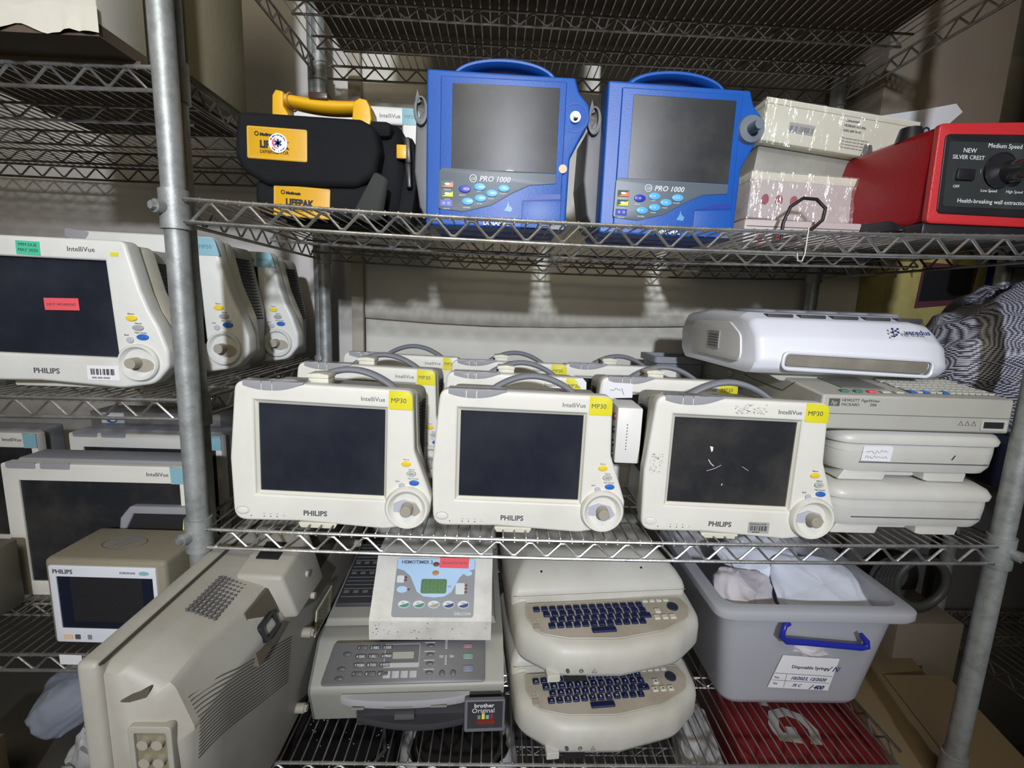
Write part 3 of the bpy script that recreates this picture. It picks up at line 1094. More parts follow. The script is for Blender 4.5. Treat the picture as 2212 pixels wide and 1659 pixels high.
def build_blue(label, knob=True, dot=False, group=None):
    t = thing('vital_signs_monitor', label, 'monitor', group=group)
    out = fillet([(0.0, 0.0), (0.205, 0.0), (0.2065, 0.100), (0.222, 0.132), (0.232, 0.150), (0.231, 0.172), (0.215, 0.188), (0.2085, 0.2075), (0.0, 0.2095)],
                 [0.004, 0.004, 0.02, 0.02, 0.018, 0.018, 0.02, 0.004, 0.005], 6)
    hole = rect(0.022, 0.1985, 0.079, 0.198)
    b = B()
    b.plate(out, 0.0, 0.045, bev=0.003)
    body = b.obj('front_case', 'blue', t)
    b = B()    # raised inner frame
    b.plate(fillet([(0.0200, 0.012), (0.1965, 0.012), (0.1965, 0.200), (0.0200, 0.200)], 0.002), -0.0035, 0.002, bev=0.0015)
    b.obj('inner_frame', 'blue', t)
    b = B()
    b.plate(rect(0.0365, 0.1870, 0.0775, 0.1910, 0.0015), -0.0042, 0.0, bev=0.0003)
    sc = b.obj('screen', 'scr_g', t)
    # panel
    b = B()
    pts = [(0.0185, 0.0225), (0.055, 0.0195), (0.095, 0.030), (0.125, 0.048), (0.150, 0.060), (0.187, 0.0635), (0.187, 0.0765), (0.0235, 0.0785), (0.0195, 0.0745)]
    b.plate(fillet(pts, [0.004, 0.02, 0.02, 0.02, 0.01, 0.001, 0.001, 0.004, 0.004]), -0.0046, -0.002, bev=0.0004)
    pn = b.obj('control_panel', 'panel', t)
    for nm, (x, z), mm in (('alarm_button', px(1008, 408), 'b_dk'), ('button', px(1041, 402), 'b_sky'), ('button', px(1094, 403), 'b_sky'),
                           ('button', px(1068, 415), 'b_sky'), ('button', px(1043, 427), 'b_sky'), ('button', px(1015, 435), 'b_sky')):
        b = B()
        b.plate(ell(x, z, 0.0087, 0.0052), -0.0062, -0.004, bev=0.0008)
        bt = b.obj(nm, mm, pn)
        b = B()
        rn = random.Random(int(x * 1e4))
        text_mesh(b, rn.choice(('+', 'o', 'l-l', 'w', 'n')), x, z - 0.0016, 0.006, -0.0066, 'CENTER')
        b.obj('button_symbol', 'print_l', bt)
    b = B()
    x, z = px(1036, 388)
    text_mesh(b, 'PRO 1000', x + 0.002, z - 0.001, 0.0105, -0.0050, shear=0.25, bold=0.0001)
    b.obj('model_lettering', 'print_l', pn)
    b = B()
    x, z = px(1026, 384)
    b.plate(ell(x, z, 0.0053), -0.0050, -0.0046, [ell(x, z, 0.0045)[::-1]])
    text_mesh(b, 'GE', x, z - 0.0022, 0.0058, -0.0050, 'CENTER', shear=0.3)
    b.obj('round_logo', 'print_l', pn)
    for x, y, txt, in ((1003, 423, 'silence'), (1039, 413, 'auto'), (1092, 416, 'record'), (1066, 428, 'trend'), (1041, 440, 'mode'), (1013, 450, 'standby')):
        b = B()
        X, Z = px(x, y)
        text_mesh(b, txt, X, Z, 0.0034, -0.0050, 'CENTER')
        b.obj('button_lettering', 'print_l', pn)
    for (x, y), c1, c2, txt in (((970, 399), 'gpr2', 'b_org2', 'SENSOR'), ((970, 420), 'gpr2', 'yelst', 'AUTO'), ((968, 441), 'b_dk', 'b_dk', 'ON/OFF')):
        X, Z = px(x, y)
        b = B()
        b.plate(rect(X - 0.0085, X + 0.0085, Z - 0.0045, Z + 0.0045, 0.001), -0.0054, -0.004)
        ic = b.obj('icon_plate', c1, pn)
        b = B()
        if c1 != c2:
            b.plate([(X - 0.008, Z - 0.004), (X + 0.008, Z - 0.004), (X + 0.008, Z + 0.003)], -0.0057, -0.0052)
            b.obj('icon_colour', c2, ic)
            b = B()
            b.plate(ell(X, Z + 0.0002, 0.0042, 0.0016, 10), -0.0060, -0.0052)
        else:
            b.plate(ell(X - 0.0035, Z, 0.0018, n=10), -0.0060, -0.0052, [ell(X - 0.0035, Z, 0.0012, n=10)[::-1]])
            b.plate(ell(X + 0.0035, Z, 0.0018, n=10), -0.0060, -0.0052, [ell(X + 0.0035, Z, 0.0012, n=10)[::-1]])
        text_mesh(b, txt, X, Z - 0.0085, 0.0028, -0.0050, 'CENTER')
        b.obj('icon_mark', 'print_l', ic)
    # paper door with shadow gap, wordmark
    b = B()
    b.plate([(0.1395, 0.001), (0.1960, 0.001), (0.1960, 0.0405), (0.1395, 0.0370)], -0.0052, -0.002, bev=0.0006)
    dr = b.obj('printer_door', 'blue', t)
    b = B()
    b.plate([(0.1400, 0.0385), (0.1690, 0.0480), (0.1950, 0.0495), (0.1955, 0.0425)], -0.0044, -0.003)
    b.obj('door_recess', 'blue_d', dr)
    b = B()
    b.plate(fillet([(0.180, 0.0), (0.202, 0.0), (0.201, 0.012), (0.182, 0.0085)], 0.002), -0.0060, -0.004)
    b.obj('door_latch', 'panel', dr)
    b = B()
    text_mesh(b, 'DINAMAP', 0.084, 0.0025, 0.0090, -0.0040, bold=0.0002)
    b.obj('brand_lettering', 'print_l', t)
    b = B()
    x, z = px(1105, 446)
    b.plate([(x - 0.006, z - 0.004), (x + 0.004, z - 0.005), (x + 0.006, z), (x + 0.001, z + 0.004), (x, z + 0.010), (x - 0.002, z + 0.003)], -0.0042, -0.0035)
    b.obj('hand_emblem', 'b_sky2', t)
    # knob in the ear
    kx, kz = 0.2105, 0.1545
    b = B()
    b.plate(ell(kx, kz, 0.0195), -0.0006, 0.001, [ell(kx, kz, 0.0182)[::-1]])
    kr = b.obj('knob_ring', 'blue_d', t)
    b = B()
    if knob:
        b.cyl((kx + 0.003, 0.0, kz), (kx + 0.003, -0.006, kz), 0.0205, 0.0185, n=32)
        b.cyl((kx + 0.003, -0.006, kz), (kx + 0.003, -0.026, kz), 0.0080, 0.0068, n=24)
        b.obj('knob', 'panelk', t)
    else:
        b.cyl((kx, 0.0, kz), (kx, -0.005, kz), 0.0080, 0.0075, n=20)
        b.cyl((kx, -0.005, kz), (kx, -0.014, kz), 0.0042, 0.0040, n=14)
        b.obj('bare_spindle', 'chrome', t)
    if dot:
        b = B()
        b.cyl((0.1965, -0.002, 0.0845), (0.1965, -0.0042, 0.0845), 0.0060, n=20)
        b.obj('peach_dot', 'peach', t)
    # handle
    b = B()
    rings = []
    N = 22
    for i in range(N + 1):
        a = PI * i / N
        x = 0.1085 - 0.0740 * math.cos(a)
        z = 0.206 + 0.030 * math.sin(a) ** 0.85
        tx, tz = math.sin(a), 0.40 * math.cos(a)
        L_ = math.hypot(tx, tz) or 1
        nx_, nz_ = -tz / L_, tx / L_
        rings.append([(x + nx_ * 0.0068 * math.cos(q), 0.045 + 0.020 * math.sin(q), z + nz_ * 0.0068 * math.cos(q)) for q in [2 * PI * k / 14 for k in range(14)]])
    b.loft(rings)
    b.obj('handle', 'blue', t)
    # rear case and grey side cheek with hook
    b = B()
    b.plate(fillet([(0.004, 0.0), (0.200, 0.0), (0.198, 0.19), (0.008, 0.19)], 0.01), 0.044, 0.135, bev=0.006)
    b.obj('rear_case', 'blue_d', t)
    b = B()
    b.plate(fillet([(-0.004, 0.012), (-0.014, 0.030), (-0.022, 0.080), (-0.020, 0.150), (-0.010, 0.165), (0.010, 0.165), (0.012, 0.012)], 0.008), 0.030, 0.120, bev=0.003)
    ck = b.obj('side_cheek', 'grey_k', t)
    b = B()
    b.plate(ell(-0.012, 0.163, 0.0105, 0.020), 0.022, 0.032, [ell(-0.012, 0.166, 0.0055, 0.014)[::-1]], bev=0.001)
    b.plate([(-0.0215, 0.17), (-0.017, 0.192), (-0.012, 0.175)], 0.024, 0.032)
    b.obj('cable_hook', 'grey_k', ck)
    return t


M['b_dk'] = mat('deep_blue_button', (0.02, 0.04, 0.42), 0.35)
M['gpr2'] = mat('bottle_green_icon', (0.01, 0.07, 0.04), 0.4)
M['b_org2'] = mat('orange_icon', (0.75, 0.18, 0.05), 0.4)
M['b_sky2'] = mat('pale_blue_emblem', (0.12, 0.32, 0.62), 0.4)
M['panelk'] = mat('slate_knob', (0.14, 0.17, 0.20), 0.4, dirt=(0.25, 0.26, 0.26), amt=0.3)
M['grey_k'] = mat('charcoal_grey_case', (0.12, 0.125, 0.135), 0.5, dirt=(0.2, 0.19, 0.17), amt=0.4)
GB = 'blue monitors on the upper shelf'
bl1 = build_blue('left royal blue monitor with bare metal spindle, peach dot below its screen corner', knob=False, dot=True, group=GB)
bl1.location = (0.320, 0.060, zA(0.42) - 0.003)
bl2 = build_blue('right royal blue monitor with grey knob, beside the film-wrapped white units', knob=True, group=GB)
bl2.location = (0.576, 0.064, zA(0.68) - 0.003)
bl2.rotation_euler = (0, 0.0, math.radians(1.5))

# ------------------------------------------------------------------ defibrillator bag
t = thing('defibrillator_bag', 'black padded defibrillator bag with yellow handle and amber patches', 'bag', (0.0, 0.0, zA(0.15) - 0.004))


def sbox(b, x0, x1, y0, y1, z0, z1, r, taper=0.0, n=6):
    """soft box: rounded in plan and in height"""
    rings = []
    levels = [(0.0, 0.7), (0.15, 0.92), (0.4, 1.0), (0.65, 1.0), (0.88, 0.95), (1.0, 0.78)]
    for tt, k in levels:
        z = z0 + (z1 - z0) * tt
        ins = (1 - k) * r * 1.6 + taper * tt
        pl = fillet([(x0 + ins, y0 + ins), (x1 - ins, y0 + ins), (x1 - ins, y1 - ins), (x0 + ins, y1 - ins)], r, n)
        rings.append([(p[0], p[1], z) for p in pl])
    b.loft(rings)
    return b


b = B()
sbox(b, 0.072, 0.284, 0.105, 0.245, 0.0, 0.152, 0.03, 0.006)
body = b.obj('body', 'black', t, ang=70)
b = B()
b.plate(fillet([(0.046, 0.145), (0.040, 0.085), (0.052, 0.062), (0.085, 0.045), (0.215, 0.047), (0.243, 0.065), (0.250, 0.100), (0.244, 0.132), (0.222, 0.142)],
               [0.014, 0.02, 0.02, 0.02, 0.03, 0.02, 0.02, 0.02, 0.01]), 0.075, 0.128, bev=0.010, res=4)
fp = b.obj('front_pocket', 'black', t, ang=70)
b = B()
sbox(b, 0.062, 0.235, 0.085, 0.13, 0.004, 0.055, 0.012)
lp = b.obj('lower_pocket', 'black', t, ang=70)


def patch(parent, x0, z0, w_, h_, y, tilt, sticker_=True, full=False):
    c = Matrix.Translation((x0, y, z0)) @ Matrix.Rotation(tilt, 4, 'Y')
    b = B()
    b.plate(rect(0, w_, 0, h_, 0.003), 0, 0.0035, bev=0.0012, mtx=c)
    p = b.obj('amber_patch', 'amber_p', parent)
    b = B()
    for k in range(26):
        xx = 0.004 + (w_ - 0.008) * k / 25
        for zz in (0.0025, h_ - 0.0025):
            b.box(xx, xx + 0.0018, -0.0006, 0.0002, zz - 0.0004, zz + 0.0004, mtx=c)
    for k in range(14):
        zz = 0.004 + (h_ - 0.008) * k / 13
        for xx in (0.0025, w_ - 0.0025):
            b.box(xx - 0.0004, xx + 0.0004, -0.0006, 0.0002, zz, zz + 0.0018, mtx=c)
    b.obj('stitching', mat('pale_stitching', (0.7, 0.55, 0.25), 0.7), p)
    b = B()
    text_mesh(b, 'LIFEPAK', w_ * 0.22, h_ * 0.36, h_ * 0.30, -0.0006, mtx=c, bold=0.0007, sx=0.86)
    text_mesh(b, 'DEFIBRILLATOR', w_ * 0.22, h_ * 0.19, h_ * 0.145, -0.0006, mtx=c, sx=0.9)
    text_mesh(b, 'Medtronic', w_ * 0.22, h_ * 0.72, h_ * 0.115, -0.0006, mtx=c, bold=0.0004, shear=0.2)
    b.plate(ell(w_ * 0.17, h_ * 0.77, h_ * 0.07), -0.0008, -0.0002, [ell(w_ * 0.17, h_ * 0.77, h_ * 0.045)[::-1]], mtx=c)
    b.obj('patch_lettering', 'print_b', p)
    if sticker_:
        cx, cz, r = w_ * 0.525, h_ * 0.52, h_ * 0.30
        b = B()
        b.plate(ell(cx, cz, r, n=40), -0.0014, -0.0006, mtx=c)
        s = b.obj('round_sticker', 'paper', p)
        b = B()
        for k in range(3):
            a = k * PI / 3
            d = (math.sin(a), math.cos(a))
            L_, wd = r * 0.42, r * 0.11
            b.plate([(cx + d[0] * L_ + d[1] * wd, cz + d[1] * L_ - d[0] * wd), (cx + d[0] * L_ - d[1] * wd, cz + d[1] * L_ + d[0] * wd),
                     (cx - d[0] * L_ - d[1] * wd, cz - d[1] * L_ + d[0] * wd), (cx - d[0] * L_ + d[1] * wd, cz - d[1] * L_ - d[0] * wd)], -0.0017, -0.0012, mtx=c)
        b.obj('star_of_life', 'print_n', s)
        b = B()
        b.tube([c @ Vector((cx + r * 0.55 * math.cos(q), -0.0016, cz + r * 0.55 * math.sin(q))) for q in [PI * 0.6 + k * PI * 0.9 / 12 for k in range(13)]],
               [0.0002 + 0.0012 * math.sin(PI * k / 12) for k in range(13)], 5)
        b.obj('red_crescent', 'redst', s)
        b = B()
        rn = random.Random(3)
        for k in range(24):
            q = PI * 0.12 + k / 23 * PI * 0.76
            if rn.random() < 0.8:
                p_ = c @ Vector((cx + r * 0.80 * math.cos(q), -0.0016, cz + r * 0.80 * math.sin(q)))
                b.sphere(p_, 0.0006 + rn.random() * 0.0005, 1, 0.3, 1, 6)
        for k in range(16):
            q = -PI * 0.2 - k / 15 * PI * 0.6
            if rn.random() < 0.8:
                p_ = c @ Vector((cx + r * 0.80 * math.cos(q), -0.0016, cz + r * 0.80 * math.sin(q)))
                b.sphere(p_, 0.0006 + rn.random() * 0.0005, 1, 0.3, 1, 6)
        b.obj('ring_writing', 'print_n', s)
    return p


patch(fp, 0.060, 0.080, 0.086, 0.0445, 0.0735, 0.028)
patch(lp, 0.090, 0.004, 0.083, 0.0440, 0.083, 0.045, False)
# handle: two wedge feet and a bar
b = B()
hy0, hy1 = 0.100, 0.140
HX = lambda x: 0.086 + (x - 0.096) * 0.86
b.plate(fillet([(HX(x), z) for x, z in [(0.096, 0.140), (0.124, 0.140), (0.1235, 0.152), (0.116, 0.162), (0.117, 0.182), (0.104, 0.184), (0.098, 0.176)]], 0.003), hy0, hy1, bev=0.002)
b.plate(fillet([(HX(x), z) for x, z in [(0.232, 0.137), (0.262, 0.137), (0.266, 0.150), (0.264, 0.166), (0.258, 0.176), (0.246, 0.178), (0.235, 0.172)]], 0.003), hy0, hy1, bev=0.002)
rings = []
for i in range(17):
    s_ = i / 16
    x = HX(0.106 + 0.148 * s_)
    z = 0.1765 - 0.006 * s_ - 0.005 * math.sin(PI * s_)
    hgt = 0.0085 + 0.0015 * math.sin(PI * s_)
    rings.append([(x, 0.120 + 0.018 * math.cos(q), z + hgt * math.sin(q)) for q in [2 * PI * k / 14 for k in range(14)]])
b.loft(rings)
hd = b.obj('handle', 'amber', t, ang=50)
b = B()
b.box(0.140, 0.168, 0.1005, 0.135, 0.174, 0.1840, 0.002)
b.obj('handle_insert', 'brown', hd)
b = B()
b.tube([(0.1085 + 0.001 * math.sin(q), 0.120 + 0.0195 * math.cos(q), 0.1745 + 0.011 * math.sin(q)) for q in [2 * PI * k / 20 for k in range(20)]], 0.0011, 5, closed=True)
b.obj('rubber_band', mat('tan_rubber', (0.5, 0.3, 0.15), 0.6), hd)
b = B()
b.box(0.100, 0.262, 0.10, 0.23, 0.125, 0.150, 0.01)
b.obj('top_flap', 'black', t)
b = B()   # shoulder strap and buckle at the right
b.hexa([(0.285, 0.12, 0.08), (0.300, 0.12, 0.08), (0.300, 0.16, 0.08), (0.285, 0.16, 0.08), (0.272, 0.12, 0.135), (0.290, 0.12, 0.132), (0.290, 0.16, 0.132), (0.272, 0.16, 0.135)], 0.003)
b.hexa([(0.268, 0.10, 0.0), (0.290, 0.10, 0.0), (0.296, 0.13, 0.0), (0.270, 0.13, 0.0), (0.278, 0.12, 0.09), (0.300, 0.12, 0.09), (0.300, 0.15, 0.09), (0.278, 0.15, 0.09)], 0.003)
st = b.obj('strap', 'black', t)
b = B()
b.hexa([(0.280, 0.108, 0.092), (0.290, 0.108, 0.092), (0.290, 0.122, 0.092), (0.280, 0.122, 0.092), (0.277, 0.108, 0.130), (0.288, 0.108, 0.130), (0.288, 0.122, 0.130), (0.277, 0.122, 0.130)], 0.0025)
b.hexa([(0.284, 0.100, 0.055), (0.292, 0.100, 0.055), (0.292, 0.118, 0.055), (0.284, 0.118, 0.055), (0.280, 0.104, 0.092), (0.290, 0.104, 0.092), (0.290, 0.118, 0.092), (0.280, 0.118, 0.092)], 0.0025)
b.obj('buckle', 'blackp', st)
b = B()
b.box(0.268, 0.283, 0.106, 0.114, 0.098, 0.118, 0.001)
b.obj('strap_tab', 'amber', st)
b = B()
b.hexa([(0.205, 0.070, 0.002), (0.245, 0.066, 0.0), (0.255, 0.074, 0.0), (0.215, 0.078, 0.0), (0.244, 0.064, 0.068), (0.262, 0.062, 0.058), (0.266, 0.070, 0.058), (0.250, 0.072, 0.068)], 0.004)
b.obj('side_flap', mat('dusty_black_nylon', (0.035, 0.037, 0.036), 0.8, bump=0.4, bscale=600), t)

# ------------------------------------------------------------------ film-wrapped white units
GW = 'film-wrapped white units stacked on the upper shelf'
t = thing('wrapped_unit', 'large tilted white unit in clear film, topmost of the wrapped stack', 'device', (0.872, 0.20, 1.482), (math.radians(-1), math.radians(6), math.radians(0)), group=GW)
b = B()
b.box(0, 0.270, 0, 0.25, 0.0, 0.068, 0.004)
b.obj('case', 'cream_y', t)
b = B()
b.box(-0.002, 0.272, -0.002, 0.252, 0.060, 0.070, 0.002)
b.obj('lid', 'cream_y', t)
b = B()
b.plate(rect(0.045, 0.090, 0.020, 0.036), -0.0012, 0.0)
p = b.obj('barcode_label', mat('faded_label', (0.36, 0.36, 0.36), 0.6), t)
b = B()
bars(b, 0.047, 0.088, 0.022, 0.031, -0.0012, 20, 8)
b.obj('barcode', 'print_', p)
b = B()
for k, (tx, sz) in enumerate((('Conformal', 0.006), ('HUMAN AG 00a', 0.0055), ('0.001.000 W-01', 0.005))):
    text_mesh(b, tx, 0.140, 0.052 - k * 0.008, sz, -0.0005, bold=0.0002)
for k in range(4):
    text_mesh(b, 'The manual must be read on the electrical'[:28 + k * 3], 0.140, 0.024 - k * 0.0050, 0.0040, -0.0005)
b.tube([(0.206, -0.0004, 0.008), (0.218, -0.0004, 0.008), (0.212, -0.0004, 0.020)], 0.0005, 4, closed=True)
b.obj('label_print', 'print_', t)


def wrap(parent, x0, x1, y0, y1, z0, z1, seed):
    b = B()
    rings = []
    base = fillet([(x0, y0), (x1, y0), (x1, y1), (x0, y1)], 0.006, 3)
    # densify
    d = []
    for i, p in enumerate(base):
        q = base[(i + 1) % len(base)]
        n = max(1, int(math.hypot(q[0] - p[0], q[1] - p[1]) / 0.012))
        for k in range(n):
            d.append((p[0] + (q[0] - p[0]) * k / n, p[1] + (q[1] - p[1]) * k / n))
    cx, cy = (x0 + x1) / 2, (y0 + y1) / 2
    for j in range(13):
        z = z0 + (z1 - z0) * j / 12
        r = []
        for (x, y) in d:
            nn = noise.noise(Vector((x * 40, z * 60, seed + y * 40))) * 0.004 + 0.004
            l_ = math.hypot(x - cx, y - cy)
            r.append((x + (x - cx) / l_ * nn, y + (y - cy) / l_ * nn, z))
        rings.append(r)
    b.loft(rings, cap0=False, cap1=False)
    return b.obj('clear_film', 'film', parent, ang=180)


b = B()
b.box(0.008, 0.255, 0.020, 0.25, -0.048, 0.002, 0.004)
b.obj('recessed_base', mat('film_grey_base', (0.22, 0.22, 0.19), 0.5, dirt=(0.36, 0.36, 0.32), amt=0.6, scale=14), t)
wrap(t, -0.003, 0.273, -0.003, 0.253, -0.006, 0.068, 1.0)
t = thing('wrapped_unit', 'pinkish unit with three dark round buttons in clear film, middle of the wrapped stack', 'device', (0.850, 0.175, zA(0.95) + 0.046), (0, math.radians(1.5), 0), group=GW)
b = B()
b.box(0, 0.215, 0, 0.26, 0, 0.072, 0.006)
b.obj('case', mat('pinkish_plastic', (0.50, 0.43, 0.42), 0.5, dirt=(0.35, 0.28, 0.27), amt=0.4), t)
b = B()
b.box(-0.001, 0.216, -0.001, 0.261, 0.062, 0.076, 0.002)
b.obj('lid', 'cream_y', t)
for x in (0.028, 0.052, 0.078):
    b = B()
    b.plate(ell(x, 0.032, 0.0062, 0.0085), -0.002, 0.001, bev=0.0006)
    b.obj('button', 'pink', t)
wrap(t, -0.003, 0.218, -0.003, 0.262, -0.002, 0.076, 5.0)
t = thing('wrapped_unit', 'flat pinkish unit lying directly on the wires, bottom of the wrapped stack', 'device', (0.836, 0.150, zA(0.95)), (0, 0, 0), group=GW)
b = B()
b.box(0, 0.205, 0, 0.27, 0, 0.040, 0.004)
b.obj('case', MATS['pinkish_plastic'], t)
b = B()
b.box(0.004, 0.201, -0.001, 0.0, 0.018, 0.020)
b.box(0.004, 0.201, -0.001, 0.0, 0.028, 0.029)
b.obj('seam', 'print_', t)
for x in (0.028, 0.058, 0.085):
    b = B()
    b.plate(ell(x, 0.010, 0.005, 0.006), -0.002, 0.001, bev=0.0006)
    b.obj('button', 'pink', t)
b = B()
cz = zA(0.9)
b.tube([(0.884, 0.120, cz + 0.004), (0.884, 0.120, cz + 0.03), (0.893, 0.120, cz + 0.056), (0.912, 0.120, cz + 0.070), (0.934, 0.120, cz + 0.069), (0.950, 0.120, cz + 0.056),
        (0.948, 0.120, cz + 0.038), (0.928, 0.120, cz + 0.018), (0.905, 0.120, cz + 0.005), (0.880, 0.14, cz + 0.003)], 0.0028, 8)
tag(b.obj('looped_cord', 'cordm', ang=80), 'thin black cord looped in front of the wrapped units', 'cord')

b = B()
zz = zA(0.84) - 0.020
b.tube([(0.842, -0.0165, zz + 0.022), (0.841, -0.0170, zz - 0.012), (0.838, -0.0175, zz - 0.022), (0.832, -0.0175, zz - 0.022), (0.830, -0.0175, zz - 0.012)], 0.0009, 6)
tag(b.obj('wire_hook', 'key_w', ang=80), 'thin bent white wire hook hanging from the upper shelf front rail', 'hook')

# ------------------------------------------------------------------ red blender base
t = thing('blender_base', 'glossy red blender base with black knob panel at the right end of the upper shelf', 'kitchen appliance', (1.045, 0.045, zA(1.1) + 0.002))
b = B()
# side profile swept: bottom wider at back and left
pts = [(0.010, 0.0, 0.018), (0.24, 0.0, 0.018), (0.24, 0.34, 0.0), (-0.052, 0.34, 0.0),
       (0.0, 0.0, 0.152), (0.235, 0.0, 0.166), (0.235, 0.20, 0.166), (0.002, 0.185, 0.158)]
b.hexa(pts, 0.012, 4)
b.obj('body', 'red', t)
b = B()
b.plate(fillet([(0.006, 0.018), (0.245, 0.018), (0.245, 0.168), (0.002, 0.154)], 0.008), -0.004, 0.006, bev=0.002)
fr = b.obj('front_face', 'redf', t)
b = B()
b.plate(fillet([(0.018, 0.032), (0.25, 0.030), (0.25, 0.148), (0.012, 0.140)], 0.008), -0.0055, -0.002, bev=0.001)
pn = b.obj('control_panel', 'blackp', t)
b = B()
b.plate(fillet([(0.024, 0.042), (0.25, 0.042), (0.25, 0.134), (0.018, 0.130)], 0.004), -0.0062, -0.004)
b.obj('panel_plate', mat('grey_black_plate', (0.035, 0.04, 0.04), 0.25), pn)
b = B()
b.hexa([(-0.004, 0.03, 0.012), (0.03, 0.03, 0.012), (0.03, 0.17, 0.008), (-0.026, 0.17, 0.008), (0.0015, 0.055, 0.036), (0.03, 0.055, 0.036), (0.03, 0.13, 0.040), (-0.013, 0.13, 0.040)], 0.006, 3)
b.obj('side_arch', 'blackp', t)
b = B()
kx, kz = 0.112, 0.092
b.cyl((kx - 0.013, -0.006, kz + 0.002), (kx - 0.013, -0.009, kz + 0.002), 0.0235, n=32)
kb = b.obj('dial', 'blackp', pn)
b = B()
b.tube([(kx - 0.013 + 0.0235 * math.cos(q), -0.009, kz + 0.002 + 0.0235 * math.sin(q)) for q in [2 * PI * k / 40 for k in range(40)]], 0.0011, 5, closed=True)
b.cyl((kx, -0.006, kz), (kx + 0.003, -0.032, kz), 0.0165, 0.0145, n=28)
b.obj('knob_rim', mat('steel_knob', (0.16, 0.16, 0.17), 0.18, metal=0.9), kb)
b = B()
b.box(0.035, 0.062, -0.010, -0.006, 0.078, 0.094, 0.002)
b.obj('switch', 'blackp', pn)
for tx, x, z, sz, al in (('Medium Speed', 0.075, 0.124, 0.0085, 'LEFT'), ('NEW', 0.040, 0.116, 0.0085, 'LEFT'), ('SILVER CREST', 0.026, 0.107, 0.0078, 'LEFT'),
                         ('Low Speed', 0.076, 0.064, 0.0055, 'LEFT'), ('High Speed', 0.114, 0.064, 0.0055, 'LEFT'), ('OFF', 0.034, 0.068, 0.0055, 'LEFT'),
                         ('Health-breaking wall extraction', 0.044, 0.048, 0.0082, 'LEFT')):
    b = B()
    text_mesh(b, tx, x, z, sz, -0.0066)
    b.obj('panel_lettering', 'print_l', pn)
b = B()
b.box(0.005, 0.25, 0.0, 0.30, -0.002, 0.020, 0.004)
b.obj('base', 'blackp', t)
b = B()
b.cyl((0.02, 0.07, 0.150), (0.02, 0.07, 0.172), 0.019, 0.014, n=16)
b.obj('top_lug', 'blackp', t)
b = B()
b.cyl((0.018, 0.165, 0.150), (0.018, 0.165, 0.174), 0.016, 0.012, n=16)
b.obj('top_lug', 'blackp', t)

# ------------------------------------------------------------------ pile at the right of the middle shelf
GE_ = 'white rounded units stacked under the grey recorder'


def build_ecg(label):
    t = thing('rounded_unit', label, 'device', group=GE_)
    def ring(ins, z):
        pl = fillet([(ins, ins), (0.262 - ins, ins), (0.262 - ins, 0.34 - ins), (ins, 0.34 - ins)], 0.035, 8)
        return [(x, y, z) for x, y in pl]
    b = B()
    b.loft([ring(0.020, 0.012), ring(0.006, 0.016), ring(0.0015, 0.026), ring(0.0, 0.046), ring(0.0012, 0.0465), ring(0.0012, 0.0475), ring(0.0, 0.048), ring(0.0, 0.0600)])
    b.obj('body', 'ecgw', t, ang=40)
    b = B()
    b.loft([ring(0.002, 0.0605), ring(-0.003, 0.0615), ring(-0.004, 0.068), ring(0.0, 0.076), ring(0.010, 0.0825), ring(0.030, 0.084)])
    b.obj('lid', 'ecgw', t, ang=60)
    b = B()
    b.box(0.035, 0.240, -0.0006, 0.004, 0.0310, 0.0322)
    b.obj('paper_slot', 'print_', t)
    b = B()
    b.plate(fillet([(0.012, 0.0), (0.085, 0.0), (0.090, 0.014), (0.022, 0.016)], 0.002), 0.010, 0.06, bev=0.001)
    b.plate(fillet([(0.150, 0.002), (0.158, 0.0), (0.215, 0.0), (0.218, 0.014), (0.150, 0.014)], 0.002), 0.010, 0.06, bev=0.001)
    b.box(0.03, 0.22, 0.03, 0.32, 0.001, 0.014, 0.002)
    b.obj('foot_frame', 'ecgw', t)
    return t


M['ecgw'] = mat('satin_off_white', (0.60, 0.60, 0.56), 0.36, dirt=(0.40, 0.36, 0.28), amt=0.35, scale=8)
e1 = build_ecg('lower white rounded unit resting on the wires beside the front right monitor')
e1.location = (0.950, 0.010, zB(1.07))
e2 = dup(e1, (0.955, 0.018, zB(1.07) + 0.0855), (0, 0, 0), 'upper white rounded unit with a torn taped note on its front')
b = B()
b.plate([(0.036, 0.0345), (0.082, 0.0335), (0.084, 0.056), (0.078, 0.0585), (0.038, 0.057)], -0.0015, -0.0005)
p = b.obj('torn_note', 'paper', e2)
b = B()
scribble(b, 0.042, 0.046, 0.034, 0.006, -0.0018, 14, 0.0003, 3)
scribble(b, 0.042, 0.038, 0.034, 0.005, -0.0018, 14, 0.0003, 8)
b.obj('note_writing', 'print_', p)
b = B()
b.tube([(0.180, -0.0004, 0.039), (0.184, -0.0004, 0.046)], 0.0010, 5)
b.obj('scuff_mark', 'print_b', e2)

# grey recorder
t = thing('chart_recorder', 'large flat grey recorder with sloping keyboard, on top of the two white units', 'device', (0.912, 0.008, zB(1.07) + 0.170))
b = B()
prof = [(0.0, 0.0), (0.0, 0.052), (0.13, 0.066), (0.46, 0.066), (0.46, 0.0)]
b.loft([[(0.0, y, z) for y, z in prof], [(0.292, y, z) for y, z in prof]])
body = b.obj('case', 'hp', t, ang=30)
md = body.modifiers.new('bevel', 'BEVEL')
md.width = 0.003
md.segments = 2
b = B()
b.box(-0.0006, 0.2925, -0.0008, 0.455, 0.0235, 0.0243)
b.obj('seam', mat('seam_shadow', (0.14, 0.14, 0.12), 0.6), t)
b = B()
sl = math.atan2(0.014, 0.13)
TM = Matrix.Translation((0, 0.0, 0.0525)) @ Matrix.Rotation(sl, 4, 'X')
b.box(0.055, 0.125, 0.040, 0.115, 0.0, 0.0012, mtx=TM)
b.obj('display', mat('grey_display', (0.16, 0.16, 0.15), 0.25), t)
